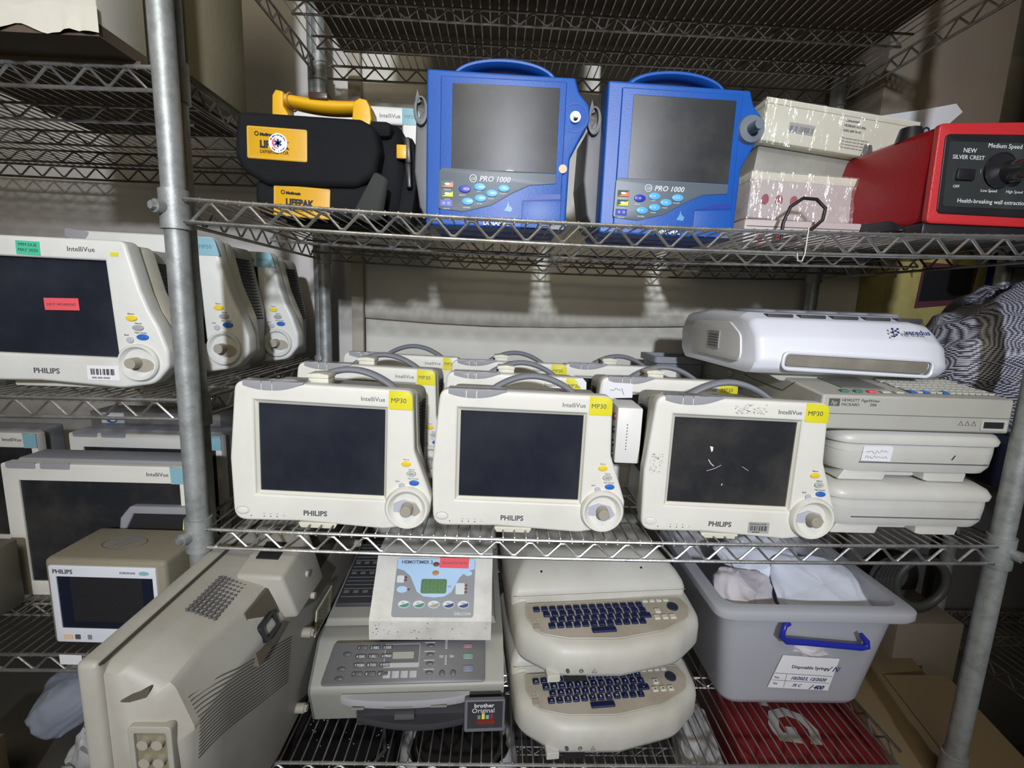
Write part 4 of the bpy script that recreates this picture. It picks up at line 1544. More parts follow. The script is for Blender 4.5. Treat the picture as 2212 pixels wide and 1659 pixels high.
for k, mm in enumerate(('gpr', 'gpr', 'redst', 'hpkey', 'hpkey')):
    b = B()
    b.box(0.038 + k * 0.021, 0.050 + k * 0.021, 0.014, 0.022, 0.0, 0.003, 0.001, mtx=TM)
    b.obj('function_key', mm, t)
rn = random.Random(2)
kk = None
for j in range(6):
    for i in range(13):
        b = B()
        x = 0.150 + i * 0.0102 + (j % 2) * 0.003
        if x > 0.283:
            continue
        b.box(x, x + 0.0085, 0.020 + j * 0.0155, 0.032 + j * 0.0155, 0.0, 0.0028, 0.0008, seg=1, mtx=TM)
        b.obj('key', 'b_blu' if (j == 0 and i in (0, 2, 5)) else 'hpkey', t)
b = B()
b.box(0.010, 0.026, -0.0008, 0.0, 0.0355, 0.0465)
b.obj('logo_plate', mat('grey_logo', (0.10, 0.10, 0.10), 0.5), t)
b = B()
text_mesh(b, 'hp', 0.0125, 0.0378, 0.009, -0.0010, shear=0.25)
b.obj('logo_lettering', 'hpkey', t)
for tx, x, z in (('HEWLETT', 0.029, 0.0425), ('PACKARD', 0.029, 0.0360), ('PageWriter', 0.058, 0.0425), ('200i', 0.072, 0.0365)):
    b = B()
    text_mesh(b, tx, x, z, 0.0060, -0.0004, shear=0.25 if 'Page' in tx else 0)
    b.obj('case_lettering', 'print_', t)
b = B()
b.plate(rect(0.246, 0.286, 0.005, 0.021, 0.002), -0.0015, 0.001, [rect(0.250, 0.282, 0.008, 0.018)[::-1]])
pt = b.obj('port_frame', 'hpkey', t)
b = B()
b.plate(rect(0.250, 0.282, 0.008, 0.018), -0.0002, 0.001)
b.obj('port', 'dark', pt)
b = B()
for x in (0.212, 0.222, 0.232):
    b.tube([(x, -0.0003, 0.0115), (x + 0.007, -0.0003, 0.0115), (x + 0.0035, -0.0003, 0.018)], 0.0005, 4, closed=True)
b.obj('warning_marks', 'print_', t)
# side paper door
b = B()
b.tube([(-0.0005, 0.068, 0.060), (-0.0005, 0.100, 0.040), (-0.0005, 0.190, 0.044), (-0.0005, 0.225, 0.048), (-0.0005, 0.232, 0.056)], 0.0005, 4)
b.tube([(-0.0005, 0.232, 0.056), (-0.0005, 0.300, 0.055), (-0.0005, 0.310, 0.050), (-0.0005, 0.400, 0.053)], 0.0005, 4)
b.obj('door_seam', 'print_b', t)
b = B()
b.box(-0.0008, 0.001, 0.225, 0.300, 0.046, 0.056, 0.0)
dl = b.obj('door_latch_recess', 'housing', t)
b = B()
b.sphere((-0.001, 0.285, 0.042), 0.012, 0.3, 1, 0.7)
b.obj('door_latch', 'hpkey', dl)

# long white instrument on top
M['capg'] = mat('blue_grey_cap', (0.24, 0.25, 0.29), 0.3)
M['dark2'] = mat('deep_grey_slot', (0.05, 0.05, 0.055), 0.6)
t = thing('filter_unit', 'long glossy white instrument with a smoked window strip, on top of the grey recorder', 'device', (0.845, 0.075, zB(1.07) + 0.240), (0, 0, math.radians(1)))


def vprof(k, x):
    """rounded side profile; k shrinks it towards the right end"""
    pts = [(0.012, 0.0), (0.0, 0.010), (-0.006, 0.024), (0.004, 0.060), (0.030, 0.088), (0.060, 0.098), (0.200, 0.100), (0.290, 0.092), (0.310, 0.060), (0.305, 0.020), (0.280, 0.0)]
    f = fillet(pts, 0.016, 4)
    cy, cz = 0.15, 0.0
    return [(x, cy + (y - cy) * (1 - (1 - k) * 0.5), z * k) for y, z in f]


b = B()
xs = [(-0.004, 0.90), (0.0, 0.96), (0.008, 1.0), (0.27, 1.0), (0.300, 0.95), (0.322, 0.82), (0.334, 0.62), (0.338, 0.42)]
b.loft([vprof(k, x) for x, k in xs])
b.obj('body', 'cool', t, ang=45)
b = B()
b.plate(fillet([(0.04, 0.016), (0.275, 0.010), (0.278, 0.028), (0.042, 0.034)], 0.006), -0.0075, 0.006, bev=0.0006)
wn = b.obj('window_strip', 'smoke', t)
b = B()
b.tube([(x, -0.0075, z) for x, z in fillet([(0.036, 0.011), (0.282, 0.005), (0.285, 0.031), (0.038, 0.037)], 0.010)], 0.0028, 6, closed=True)
b.obj('window_rim', 'cool', wn)
for i in range(5):
    x = 0.03 + i * 0.056
    b = B()
    rings = []
    for k, (rr, zz) in enumerate(((1.0, 0.0), (0.96, 0.004), (0.6, 0.006))):
        rings.append([(x + 0.024 + 0.027 * rr * math.cos(q), 0.125 + 0.055 * rr * math.sin(q), 0.099 + zz) for q in [2 * PI * j / 28 for j in range(28)]])
    b.loft(rings)
    cp = b.obj('lid_cap', 'capg', t)
    b = B()
    b.box(x, x + 0.044, 0.038, 0.056, 0.088, 0.0965, 0.002)
    b.obj('finger_slot', 'dark2', t)
b = B()
tm = Matrix.Translation((-0.006, 0.0035, 0.070)) @ Matrix.Rotation(math.radians(-42), 4, 'X')
text_mesh(b, 'veredus', 0.243, -0.001, 0.0135, -0.0030, mtx=tm, bold=0.0002)
b.obj('brand_lettering', 'print_n', t)
b = B()
for dx, dz in ((0.0, 0.0), (0.006, 0.003), (0.011, 0.007), (0.004, -0.005), (0.009, 0.0), (-0.001, -0.008), (0.002, 0.007)):
    b.plate(ell(0.224 + dx, 0.003 + dz, 0.0018, n=8), -0.0034, -0.002, mtx=tm)
b.obj('dotted_emblem', 'print_n', t)
b = B()
b.plate([(0.03, 0.0), (0.30, 0.0), (0.29, -0.012), (0.06, -0.014)], 0.03, 0.26, bev=0.002)
b.obj('base', 'hp', t)
b = B()
b.hexa([(0.225, 0.02, -0.026), (0.238, 0.02, -0.026), (0.238, 0.05, -0.026), (0.225, 0.05, -0.026), (0.205, 0.02, -0.008), (0.235, 0.02, -0.008), (0.235, 0.05, -0.008), (0.205, 0.05, -0.008)], 0.002)
b.hexa([(0.285, 0.30, -0.026), (0.30, 0.30, -0.026), (0.30, 0.33, -0.026), (0.285, 0.33, -0.026), (0.27, 0.28, -0.004), (0.30, 0.28, -0.004), (0.30, 0.30, -0.004), (0.27, 0.30, -0.004)], 0.002)
b.obj('foot', 'cool', t)
b = B()    # recessed end with label
rm = Matrix.Translation((-0.004, 0, 0))
b.plate(fillet([(0.040, 0.014), (0.235, 0.016), (0.260, 0.055), (0.230, 0.078), (0.090, 0.080), (0.050, 0.060)], 0.02), -0.003, 0.003, mtx=rm @ Matrix.Rotation(math.radians(-90), 4, 'Z') @ Matrix.Diagonal((-1, 1, 1, 1)), bev=0.001)
en = b.obj('end_recess', 'white', t)
b = B()
b.box(-0.0090, -0.0068, 0.12, 0.165, 0.030, 0.062)
lb = b.obj('rating_label', mat('silver_label', (0.30, 0.30, 0.29), 0.4), en)
b = B()
for k in range(5):
    b.box(-0.0094, -0.0090, 0.124, 0.160, 0.034 + k * 0.005, 0.0358 + k * 0.005)
b.obj('label_print', 'print_', lb)

# grey bin behind
t = thing('storage_tub', 'small translucent grey tub on the middle shelf, behind the recorder', 'tub', (0.796, 0.42, zB(0.9)))
b = B()
def trect(x0, x1, y0, y1, z, r=0.01):
    return [(x, y, z) for x, y in fillet([(x0, y0), (x1, y0), (x1, y1), (x0, y1)], r, 4)]
b.loft([trect(0.012, 0.108, 0.008, 0.102, 0.0), trect(0.004, 0.116, 0.002, 0.108, 0.215), trect(-0.004, 0.120, -0.006, 0.112, 0.218), trect(-0.004, 0.120, -0.006, 0.112, 0.232), trect(0.004, 0.114, 0.004, 0.104, 0.232), trect(0.014, 0.104, 0.012, 0.096, 0.02)], cap1=True)
b.obj('tub', mat('translucent_grey', (0.22, 0.23, 0.26), 0.5), t)
b = B()
b.tube([(0.100, -0.008, 0.232), (0.098, -0.004, 0.250), (0.110, 0.0, 0.268), (0.13, 0.02, 0.275)], 0.002, 6)
tag(b.obj('short_cord', 'cordm', loc=(0.796, 0.42, zB(0.9))), 'short black cord curling up behind the white instrument', 'cord')

# ------------------------------------------------------------------ lower shelf: big beige monitor seen from behind
t = thing('desktop_monitor', 'big dusty beige monitor turned back-side out, leaning across the lower left of the rack', 'monitor', (0.0, 0.0, ZC + 0.004))
# long body along Y; section given in X,Z at several Y stations
def sec(y, xl, xt, zt, xm, zm, xb, zb, xbb, zbb, r=0.02):
    f = fillet([(xl, 0.0), (xl, zt), (xt, zt - 0.004), (xm, zm), (xb, zb), (xbb, zbb), (xbb - 0.02, 0.0)], [0.001, 0.004, 0.012, r, r, r, 0.01], 4)
    return [(x, y, z) for x, z in f]


b = B()
S_ = [(-0.222, 0.034, 0.050, 0.335, 0.085, 0.300, 0.100, 0.25, 0.085, 0.02),
      (-0.212, 0.032, 0.056, 0.342, 0.098, 0.312, 0.116, 0.26, 0.092, 0.02),
      (-0.16, 0.032, 0.058, 0.343, 0.098, 0.318, 0.122, 0.27, 0.096, 0.02),
      (-0.10, 0.032, 0.060, 0.343, 0.110, 0.322, 0.135, 0.28, 0.104, 0.02),
      (-0.02, 0.032, 0.062, 0.343, 0.120, 0.325, 0.140, 0.27, 0.112, 0.02),
      (0.30, 0.032, 0.062, 0.343, 0.125, 0.328, 0.145, 0.27, 0.112, 0.02),
      (0.40, 0.032, 0.058, 0.340, 0.115, 0.320, 0.135, 0.25, 0.100, 0.02)]
b.loft([sec(*s) for s in S_])
body = b.obj('rear_case', 'beige', t, ang=50)
b = B()
b.box(0.010, 0.034, -0.228, 0.405, 0.0, 0.349, 0.007, 3)
b.obj('front_frame', 'beige', t)
b = B()
b.box(0.0335, 0.0355, -0.226, 0.40, 0.345, 0.3475)
b.obj('frame_seam', mat('dark_seam', (0.08, 0.07, 0.05), 0.7), t)
# hand-hold block near the top with a dark slot
b = B()
b.hexa([(0.100, -0.040, 0.262), (0.158, -0.042, 0.270), (0.158, 0.062, 0.270), (0.100, 0.066, 0.262),
        (0.074, -0.050, 0.340), (0.140, -0.050, 0.338), (0.142, 0.050, 0.355), (0.070, 0.056, 0.358)], 0.006, 3)
blk = b.obj('cable_housing', 'beige', t, ang=40)
b = B()
b.hexa([(0.088, -0.015, 0.339), (0.120, -0.015, 0.339), (0.120, 0.020, 0.339), (0.088, 0.020, 0.339),
        (0.088, -0.015, 0.3475), (0.120, -0.015, 0.3470), (0.120, 0.020, 0.3535), (0.088, 0.020, 0.3545)])
b.obj('slot', 'dark', blk)
for z in (0.308, 0.272):
    b = B()
    b.cyl((0.140, 0.010, z), (0.1625 - (z - 0.272) * 0.24, 0.010, z), 0.0050, n=16)
    b.obj('screw_hole', 'knob', blk)
# power inlet recess below the block
b = B()
b.hexa([(0.100, -0.115, 0.262), (0.1375, -0.115, 0.252), (0.1410, -0.046, 0.262), (0.100, -0.046, 0.262),
        (0.092, -0.100, 0.326), (0.1150, -0.100, 0.316), (0.1200, -0.046, 0.320), (0.092, -0.046, 0.328)])
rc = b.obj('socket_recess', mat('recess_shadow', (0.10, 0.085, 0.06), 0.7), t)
b = B()
b.plate(fillet([(-0.020, -0.013), (0.020, -0.013), (0.020, 0.013), (-0.020, 0.013)], 0.007), -0.004, 0.002, [rect(-0.014, 0.014, -0.008, 0.008, 0.002)[::-1]], mtx=Matrix.Translation((0.1320, -0.078, 0.283)) @ Matrix.Rotation(math.radians(90), 4, 'Z') @ Matrix.Rotation(math.radians(-19), 4, 'X'))
b.obj('power_socket', 'blackp', rc)
# punched grille between frame and block, louvres down the back
b = B()
for i in range(10):
    for j in range(7):
        y = -0.128 + i * 0.0078
        z = 0.3435 - 0.0005 * j
        x = 0.058 + j * 0.0054
        zz = 0.3415 - max(0, x - 0.062) * 0.40
        b.box(x, x + 0.0038, y, y + 0.0014, zz - 0.003, zz + 0.0010)
b.obj('punched_grille', 'print_', t)
b = B()
for i in range(17):
    z = 0.290 - i * 0.0048
    n_ = 30
    pts = []
    for k in range(n_ + 1):
        y = -0.205 + 0.19 * k / n_
        pts.append((0.0, y, z - 0.07 * (k / n_) ** 1.3))
    # follow the case outline: interpolate section x at this y,z
    row = []
    for (_, y, z_) in pts:
        for a, c in zip(S_, S_[1:]):
            if a[0] <= y <= c[0]:
                u = (y - a[0]) / (c[0] - a[0])
                L = [a[q] + (c[q] - a[q]) * u for q in range(10)]
                break
        xm, zm, xb, zb, xbb, zbb = L[4:10]
        if z_ > zb:
            x = xb + (xm - xb) * (z_ - zb) / (zm - zb)
        else:
            x = xbb + (xb - xbb) * (z_ - zbb) / (zb - zbb)
        row.append((x + 0.0002, y, z_))
    b.tube(row, 0.0009, 4)
b.obj('louvre_vents', mat('louvre_shadow', (0.09, 0.08, 0.06), 0.7), t)
# near end: connector panel and finger recess
b = B()
b.plate(rect(0.060, 0.099, 0.180, 0.272, 0.004), -0.2245, -0.216, bev=0.001)
cp = b.obj('connector_panel', mat('brass_panel', (0.22, 0.19, 0.12), 0.45), t)
b = B()
b.plate(rect(0.057, 0.102, 0.176, 0.276, 0.006), -0.2285, -0.218, [rect(0.063, 0.096, 0.184, 0.268, 0.003)[::-1]], bev=0.001)
b.obj('panel_frame', 'beige', cp)
for (x, z) in ((0.072, 0.255), (0.087, 0.255), (0.072, 0.233), (0.087, 0.233), (0.072, 0.211), (0.087, 0.211)):
    b = B()
    b.cyl((x, -0.2240, z), (x, -0.2300, z), 0.0058, n=14)
    b.obj('connector', 'knob', cp)
b = B()
b.plate(fillet([(0.046, 0.300), (0.062, 0.310), (0.082, 0.318), (0.076, 0.306), (0.058, 0.300)], 0.003), -0.2228, -0.21)
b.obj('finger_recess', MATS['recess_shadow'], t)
for y, z in ((0.035, 0.190), (0.035, 0.050), (0.30, 0.205)):
    b = B()
    x = 0.112 + (0.140 - 0.112) * (z - 0.02) / 0.25 - 0.002
    b.cyl((x, y, z), (x + 0.016, y, z), 0.0080, n=16)
    b.cyl((x + 0.016, y, z), (x + 0.020, y, z), 0.0060, n=6)
    b.obj('thumb_screw', 'knob', t)
b = B()
M4 = Matrix(((0.0, -1.0, 0.10, 0.1330), (1.0, 0.0, 0.0, 0.075), (0.0, 0.10, 1.0, 0.150), (0, 0, 0, 1)))
b.plate(rect(0, 0.075, 0, 0.050), -0.0010, 0.0012, mtx=M4)
lb = b.obj('rating_label', mat('pale_yellow_label', (0.55, 0.53, 0.33), 0.6), t)
b = B()
for k in range(6):
    text_mesh(b, 'MODEL 100-240V 50/60Hz 1.5A'[:20 + k], 0.004, 0.042 - k * 0.007, 0.0045, -0.0016, mtx=M4)
b.obj('label_lettering', 'print_', lb)
b = B()
b.hexa([(0.118, 0.06, 0.275), (0.142, 0.06, 0.268), (0.142, 0.22, 0.268), (0.118, 0.22, 0.275),
        (0.118, 0.06, 0.333), (0.136, 0.06, 0.324), (0.136, 0.22, 0.324), (0.118, 0.22, 0.333)], 0.003)
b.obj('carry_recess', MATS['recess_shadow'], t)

# ------------------------------------------------------------------ multifunction printer
M['rosek'] = mat('rose_key', (0.28, 0.12, 0.15), 0.4)
M['greenk'] = mat('sage_key', (0.12, 0.22, 0.18), 0.4)
M['bluek'] = mat('slate_blue_key', (0.12, 0.13, 0.20), 0.4)
M['whitek'] = mat('white_key_field', (0.62, 0.66, 0.66), 0.45)
M['blackk'] = mat('charcoal_round_key', (0.02, 0.03, 0.05), 0.5)
M['greyf'] = mat('light_blue_grey_plastic', (0.27, 0.28, 0.31), 0.45, dirt=(0.2, 0.19, 0.17), amt=0.3)
M['cardbr'] = mat('dim_brown_cardboard', (0.20, 0.165, 0.125), 0.85, dirt=(0.16, 0.12, 0.08), amt=0.5, scale=4)
t = thing('fax_printer', 'silver and charcoal fax printer with number keypad, under the white pump on the lower shelf', 'printer', (0.132, 0.040, ZC + 0.005), (0, 0, math.radians(3)))
b = B()
pr = fillet([(0.022, 0.0), (0.0, 0.074), (0.060, 0.128), (0.36, 0.140), (0.36, 0.0)], [0.002, 0.016, 0.02, 0.01, 0.002], 4)
b.loft([[(0.004, y, z) for y, z in pr], [(0.0, y, z) for y, z in pr], [(0.325, y, z) for y, z in pr], [(0.329, y, z) for y, z in pr]])
b.obj('body', 'silver', t, ang=40)
SLP = Matrix.Translation((0, 0.004, 0.0865)) @ Matrix.Rotation(-math.radians(42), 4, 'X')
# control panel on the slope: local plate coordinates x along, z up the slope
b = B()
b.plate(fillet([(0.020, -0.004), (0.296, -0.004), (0.296, 0.060), (0.034, 0.060)], 0.006), -0.0030, 0.002, bev=0.001, mtx=SLP)
cp = b.obj('control_panel', 'charp', t)
lab = ['1', '2 ABC', '3 DEF', '4 GHI', '5 JKL', '6 MNO', '7 PQRS', '8 TUV', '9 WXYZ', '*', '0', '#']
for k in range(12):
    i, j = k % 3, k // 3
    x, z = 0.074 + i * 0.0215 - j * 0.0012, 0.0475 - j * 0.0130
    b = B()
    b.plate(rect(x, x + 0.018, z, z + 0.0070, 0.002), -0.0050, -0.002, bev=0.0006, mtx=SLP)
    kb = b.obj('key', 'char', cp)
    b = B()
    text_mesh(b, lab[k], x + 0.002, z + 0.0015, 0.0052, -0.0054, mtx=SLP)
    b.obj('key_lettering', 'print_l', kb)
b = B()
b.plate(rect(0.122, 0.182, 0.020, 0.056, 0.001), -0.0036, -0.002, [rect(0.1230, 0.1810, 0.027, 0.055)[::-1]], mtx=SLP)
b.obj('display_frame', 'midgrey', cp)
b = B()
b.plate(rect(0.1230, 0.1810, 0.027, 0.055), -0.0032, -0.002, mtx=SLP)
ds = b.obj('display', 'char', cp)
b = B()
b.plate(rect(0.136, 0.172, 0.0330, 0.0435, 0.001), -0.0040, -0.0028, mtx=SLP)
b.obj('display_window', 'lcd', ds)
for i in range(4):
    b = B()
    b.plate(rect(0.1225 + i * 0.0148, 0.1350 + i * 0.0148, 0.0045, 0.0155, 0.001), -0.0050, -0.002, bev=0.0005, mtx=SLP)
    b.obj('mode_key', 'midgrey', cp)
for i in range(4):
    b = B()
    b.plate(ell(0.200, 0.052 - i * 0.0135, 0.0065, 0.003, 16), -0.0048, -0.002, bev=0.0006, mtx=SLP)
    b.obj('option_key', 'char', cp)
    b = B()
    b.box(0.190, 0.208, -0.0034, -0.0028, 0.0565 - i * 0.0135, 0.0572 - i * 0.0135, mtx=SLP)
    b.obj('option_lettering', 'print_l', cp)
for (x, z, w_, h_) in ((0.225, 0.046, 0.005, 0.016), (0.225, 0.022, 0.005, 0.016), (0.215, 0.033, 0.009, 0.005), (0.233, 0.033, 0.009, 0.005)):
    b = B()
    b.plate(rect(x, x + w_, z, z + h_, 0.0015), -0.0050, -0.002, bev=0.0006, mtx=SLP)
    b.obj('arrow_key', 'lcd', cp)
for (x, z, w_, h_, mm) in ((0.257, 0.047, 0.016, 0.007, 'rosek'), (0.257, 0.030, 0.018, 0.009, 'greenk'), (0.257, 0.011, 0.019, 0.010, 'bluek')):
    b = B()
    b.plate(rect(x, x + w_, z, z + h_, 0.002), -0.0050, -0.002, bev=0.0006, mtx=SLP)
    b.obj('start_key', mm, cp)
for x in (0.222, 0.241):
    b = B()
    b.plate(ell(x, 0.010, 0.005, n=16), -0.0050, -0.002, bev=0.0006, mtx=SLP)
    b.obj('round_key', 'char', cp)
for x, z in ((0.052, 0.020), (0.050, 0.006), (0.058, 0.042)):
    b = B()
    b.plate(ell(x, z, 0.007, 0.0035, 16), -0.0048, -0.002, bev=0.0006, mtx=SLP)
    b.obj('oval_key', 'char', cp)
# front mouth and output tray
b = B()
b.plate(fillet([(0.080, 0.010), (0.325, 0.010), (0.325, 0.064), (0.080, 0.064)], 0.004), -0.0022, 0.016)
mo = b.obj('paper_mouth', 'char', t)
b = B()
rings = []
for i in range(17):
    s_ = i / 16
    x = 0.082 + 0.215 * s_
    yy = -0.002 - 0.020 * math.sin(PI * s_)
    rings.append([(x, 0.020, 0.014), (x, yy, 0.014), (x, yy - 0.002, 0.019), (x, yy, 0.026), (x, 0.020, 0.030)])
b.loft(rings)
b.obj('output_tray', 'char', t, ang=40)
b = B()
rings = []
for i in range(17):
    s_ = i / 16
    x = 0.055 + 0.215 * s_
    yy = -0.002 - 0.014 * math.sin(PI * s_) ** 0.5
    rings.append([(x, 0.0, 0.052), (x, yy, 0.052), (x, yy - 0.002, 0.060), (x, yy, 0.066), (x, 0.0, 0.068)])
b.loft(rings)
b.obj('front_lip', 'midgrey', t, ang=40)
b = B()
b.box(0.145, 0.178, -0.016, -0.002, 0.030, 0.040, 0.001)
b.obj('paper_stop', 'charp', t)
b = B()
for x0, x1 in ((0.075, 0.096), (0.130, 0.175), (0.205, 0.232)):
    b.box(x0, x1, -0.0190, -0.0170, 0.055, 0.058)
b.obj('lip_highlights', 'lcd', t)
b = B()
b.plate(fillet([(0.262, 0.010), (0.330, 0.010), (0.330, 0.070), (0.262, 0.070)], 0.004), -0.0240, -0.016, bev=0.001)
cc = b.obj('ink_cover', mat('lilac_grey_plastic', (0.16, 0.16, 0.19), 0.4), t)
b = B()
b.plate(rect(0.267, 0.326, 0.018, 0.068), -0.0250, -0.0238)
cl = b.obj('ink_label', 'char', cc)
b = B()
text_mesh(b, 'brother', 0.2780, 0.0585, 0.0105, -0.0256, bold=0.0002)
text_mesh(b, 'Original', 0.2740, 0.0485, 0.0120, -0.0256)
b.obj('label_lettering', 'print_l', cl)
for k, mm in enumerate(('lcd', 'yelst', 'teal', 'pink')):
    b = B()
    b.box(0.284 + k * 0.007, 0.289 + k * 0.007, -0.0256, -0.025, 0.036, 0.043 + (k % 2) * 0.002)
    b.obj('ink_icon', mm, cl)
b = B()
b.box(0.283, 0.313, -0.0256, -0.025, 0.026, 0.034)
b.obj('ink_stripe', 'maroon', cl)
# scanner lid with feeder: dark top with printed notes
b = B()
b.hexa([(0.004, 0.080, 0.136), (0.318, 0.080, 0.136), (0.318, 0.36, 0.142), (0.004, 0.36, 0.142),
        (0.010, 0.084, 0.150), (0.312, 0.084, 0.150), (0.312, 0.355, 0.158), (0.010, 0.355, 0.158)], 0.003)
ld = b.obj('scanner_lid', 'silver', t)
b = B()
b.hexa([(0.014, 0.115, 0.150), (0.300, 0.115, 0.150), (0.300, 0.35, 0.155), (0.014, 0.35, 0.155),
        (0.016, 0.117, 0.158), (0.298, 0.117, 0.158), (0.298, 0.345, 0.166), (0.016, 0.345, 0.166)], 0.002)
fd = b.obj('feeder_cover', 'char', ld)
b = B()
for k in range(16):
    y = 0.135 + k * 0.0125
    z = 0.1585 + (y - 0.117) * 0.034
    if k in (1, 6, 9):
        for q in range(4):
            b.box(0.022 + q * 0.018, 0.032 + q * 0.018, y, y + 0.008, z, z + 0.0006)
    else:
        b.box(0.020, 0.095, y, y + 0.0015, z, z + 0.0006)
b.obj('printed_notes', mat('faint_print', (0.20, 0.20, 0.19), 0.6), fd)

# ------------------------------------------------------------------ white pump with blue panel
t = thing('infusion_pump', 'speckled white pump with light blue panel and red sticker, atop the fax printer', 'device', (0.232, 0.052, ZC + 0.168), (0, 0, math.radians(1)))
b = B()
wp = 0.203
pr = [(0.0, 0.0), (0.0, 0.036), (0.074, 0.118), (0.26, 0.118), (0.26, 0.0)]
pr = fillet(pr, [0.002, 0.003, 0.006, 0.004, 0.002], 3)
b.loft([[(0.0, y, z) for y, z in pr], [(wp, y, z) for y, z in pr]])
cs = b.obj('case', 'hemo', t, ang=30)
SH = Matrix.Translation((0.006, 0.0, 0.036)) @ Matrix.Rotation(-math.atan2(0.074, 0.082), 4, 'X') @ Matrix.Diagonal((0.98, 1, 0.90, 1))
b = B()
rn = random.Random(12)
for k in range(26):
    x = rn.uniform(0.005, wp - 0.005)
    z = rn.uniform(0.003, 0.033)
    b.plate(ell(x, z, rn.uniform(0.0004, 0.0022), rn.uniform(0.0003, 0.0008), 7), -0.0003, 0.0005)
b.obj('paint_chips', mat('chipped_brown', (0.10, 0.06, 0.05), 0.8), cs)
b = B()
b.plate(rect(0.030, 0.170, 0.006, 0.112, 0.006), -0.0012, 0.001, mtx=SH)
pn = b.obj('label_panel', 'hgrey', t)
b = B()
pts = [(0.031, 0.111), (0.031, 0.092), (0.044, 0.088), (0.056, 0.078), (0.063, 0.064), (0.070, 0.050), (0.082, 0.042), (0.1, 0.040), (0.118, 0.042), (0.130, 0.050), (0.137, 0.064), (0.144, 0.078), (0.156, 0.088), (0.169, 0.092), (0.169, 0.111)]
b.plate(pts, -0.0018, 0.0, mtx=SH)
b.obj('blue_field', 'hblue', pn)
b = B()
b.plate(rect(0.076, 0.121, 0.047, 0.073, 0.004), -0.0024, -0.001, mtx=SH)
dsp = b.obj('display', 'green', pn)
b = B()
for k in range(3):
    x = 0.081 + k * 0.0135
    for (x0, x1, z0, z1) in ((0, 0.008, 0.0, 0.001), (0, 0.008, 0.0085, 0.0095), (0, 0.008, 0.017, 0.018), (0, 0.001, 0, 0.018), (0.007, 0.008, 0, 0.018)):
        b.box(x + x0, x + x1, -0.0028, -0.002, 0.051 + z0, 0.051 + z1, mtx=SH)
b.obj('display_digits', 'greenseg', dsp)
b = B()
text_mesh(b, 'HEMOTIMER 2', 0.038, 0.101, 0.0088, -0.0024, mtx=SH, bold=0.0002)
text_mesh(b, 'ml', 0.123, 0.058, 0.006, -0.0024, mtx=SH)
b.obj('name_lettering', 'print_', pn)
b = B()
text_mesh(b, 'DELCON', 0.137, 0.010, 0.0070, -0.0018, mtx=SH)
b.obj('maker_lettering', 'print_l', pn)
for (x, z, rx, rz, mm) in ((0.100, 0.100, 0.0058, 0.0042, 'maroon'), (0.100, 0.084, 0.0060, 0.0045, 'brz')):
    b = B()
    b.plate(ell(x, z, rx, rz), -0.0034, -0.001, bev=0.0004, mtx=SH)
    b.obj('indicator', mm, pn)
for k, mm in enumerate(('gpr', 'gpr', 'lcd', 'print_n', 'print_n')):
    b = B()
    x = 0.050 + k * 0.0255
    b.plate(ell(x, 0.028, 0.0100, 0.0066), -0.0024, -0.001, mtx=SH)
    bt = b.obj('touch_key', 'whitek', pn)
    b = B()
    b.plate([(x + 0.009 * math.cos(q), 0.028 + 0.0056 * math.sin(q)) for q in [-PI * 0.85 + PI * 1.0 * j / 12 for j in range(13)]], -0.0028, -0.002, mtx=SH)
    text_mesh(b, ('ok', 'set', 'esc', 'test', 'mem')[k], x - 0.004, 0.029, 0.004, -0.0031, mtx=SH)
    b.obj('touch_key_icon', mm, bt)
for (x0, x1, z0, z1, dots) in ((0.033, 0.046, 0.066, 0.079, ((0.048, 0.0755), (0.048, 0.0705))), (0.137, 0.153, 0.046, 0.066, ((0.155, 0.062), (0.155, 0.056), (0.155, 0.050)))):
    b = B()
    b.plate(rect(x0, x1, z0, z1, 0.003), -0.0020, -0.001, mtx=SH)
    pl = b.obj('key_legend', 'whitek', pn)
    for (x, z) in dots:
        b = B()
        b.plate(ell(x, z, 0.0028, 0.0020, 12), -0.0026, -0.001, mtx=SH)
        b.obj('indicator_dot', 'maroon', pl)
b = B()
b.plate(ell(0.044, 0.054, 0.0095, 0.0060), -0.0022, -0.001, mtx=SH)
tk = b.obj('touch_key', 'hblue', pn)
b = B()
b.plate(ell(0.055, 0.054, 0.0025, 0.002, 10), -0.0026, -0.001, mtx=SH)
b.obj('indicator_dot', 'maroon', pn)
b = B()
b.plate(ell(0.158, 0.084, 0.0070, 0.0048), -0.0022, -0.001, mtx=SH)
b.obj('touch_key', 'hblue', pn)
b = B()
b.plate([(0.106, 0.094), (0.158, 0.093), (0.159, 0.112), (0.106, 0.113)], -0.0032, -0.0022, mtx=SH)
rs = b.obj('red_sticker', 'redst', t)
b = B()
text_mesh(b, 'Removed From Service', 0.111, 0.1005, 0.0078, -0.0036, mtx=SH, sx=0.60)
b.obj('sticker_lettering', 'print_', rs)
b = B()
b.cyl((0.075, 0.18, 0.117), (0.075, 0.18, 0.140), 0.014, n=20)
b.obj('tube_port', 'lcd', t)

# ------------------------------------------------------------------ keyboards (cardiograph consoles)
KROWS = [(14, 0.033, 0.1010), (13, 0.048, 0.0880), (12, 0.057, 0.0750), (12, 0.052, 0.0620)]
KTXT = [['esc', '~', '1', '2', '3', '4', '5', '6', '7', '8', '9', '0', '-', '<'], ['tab', 'Q', 'W', 'E', 'R', 'T', 'Y', 'U', 'I', 'O', 'P', '+', 'bs'],
        ['ctl', 'A', 'S', 'D', 'F', 'G', 'H', 'J', 'K', 'L', ';', '<-'], ['alt', '^', 'Z', 'X', 'C', 'V', 'B', 'N', 'M', ',', '.', '/']]


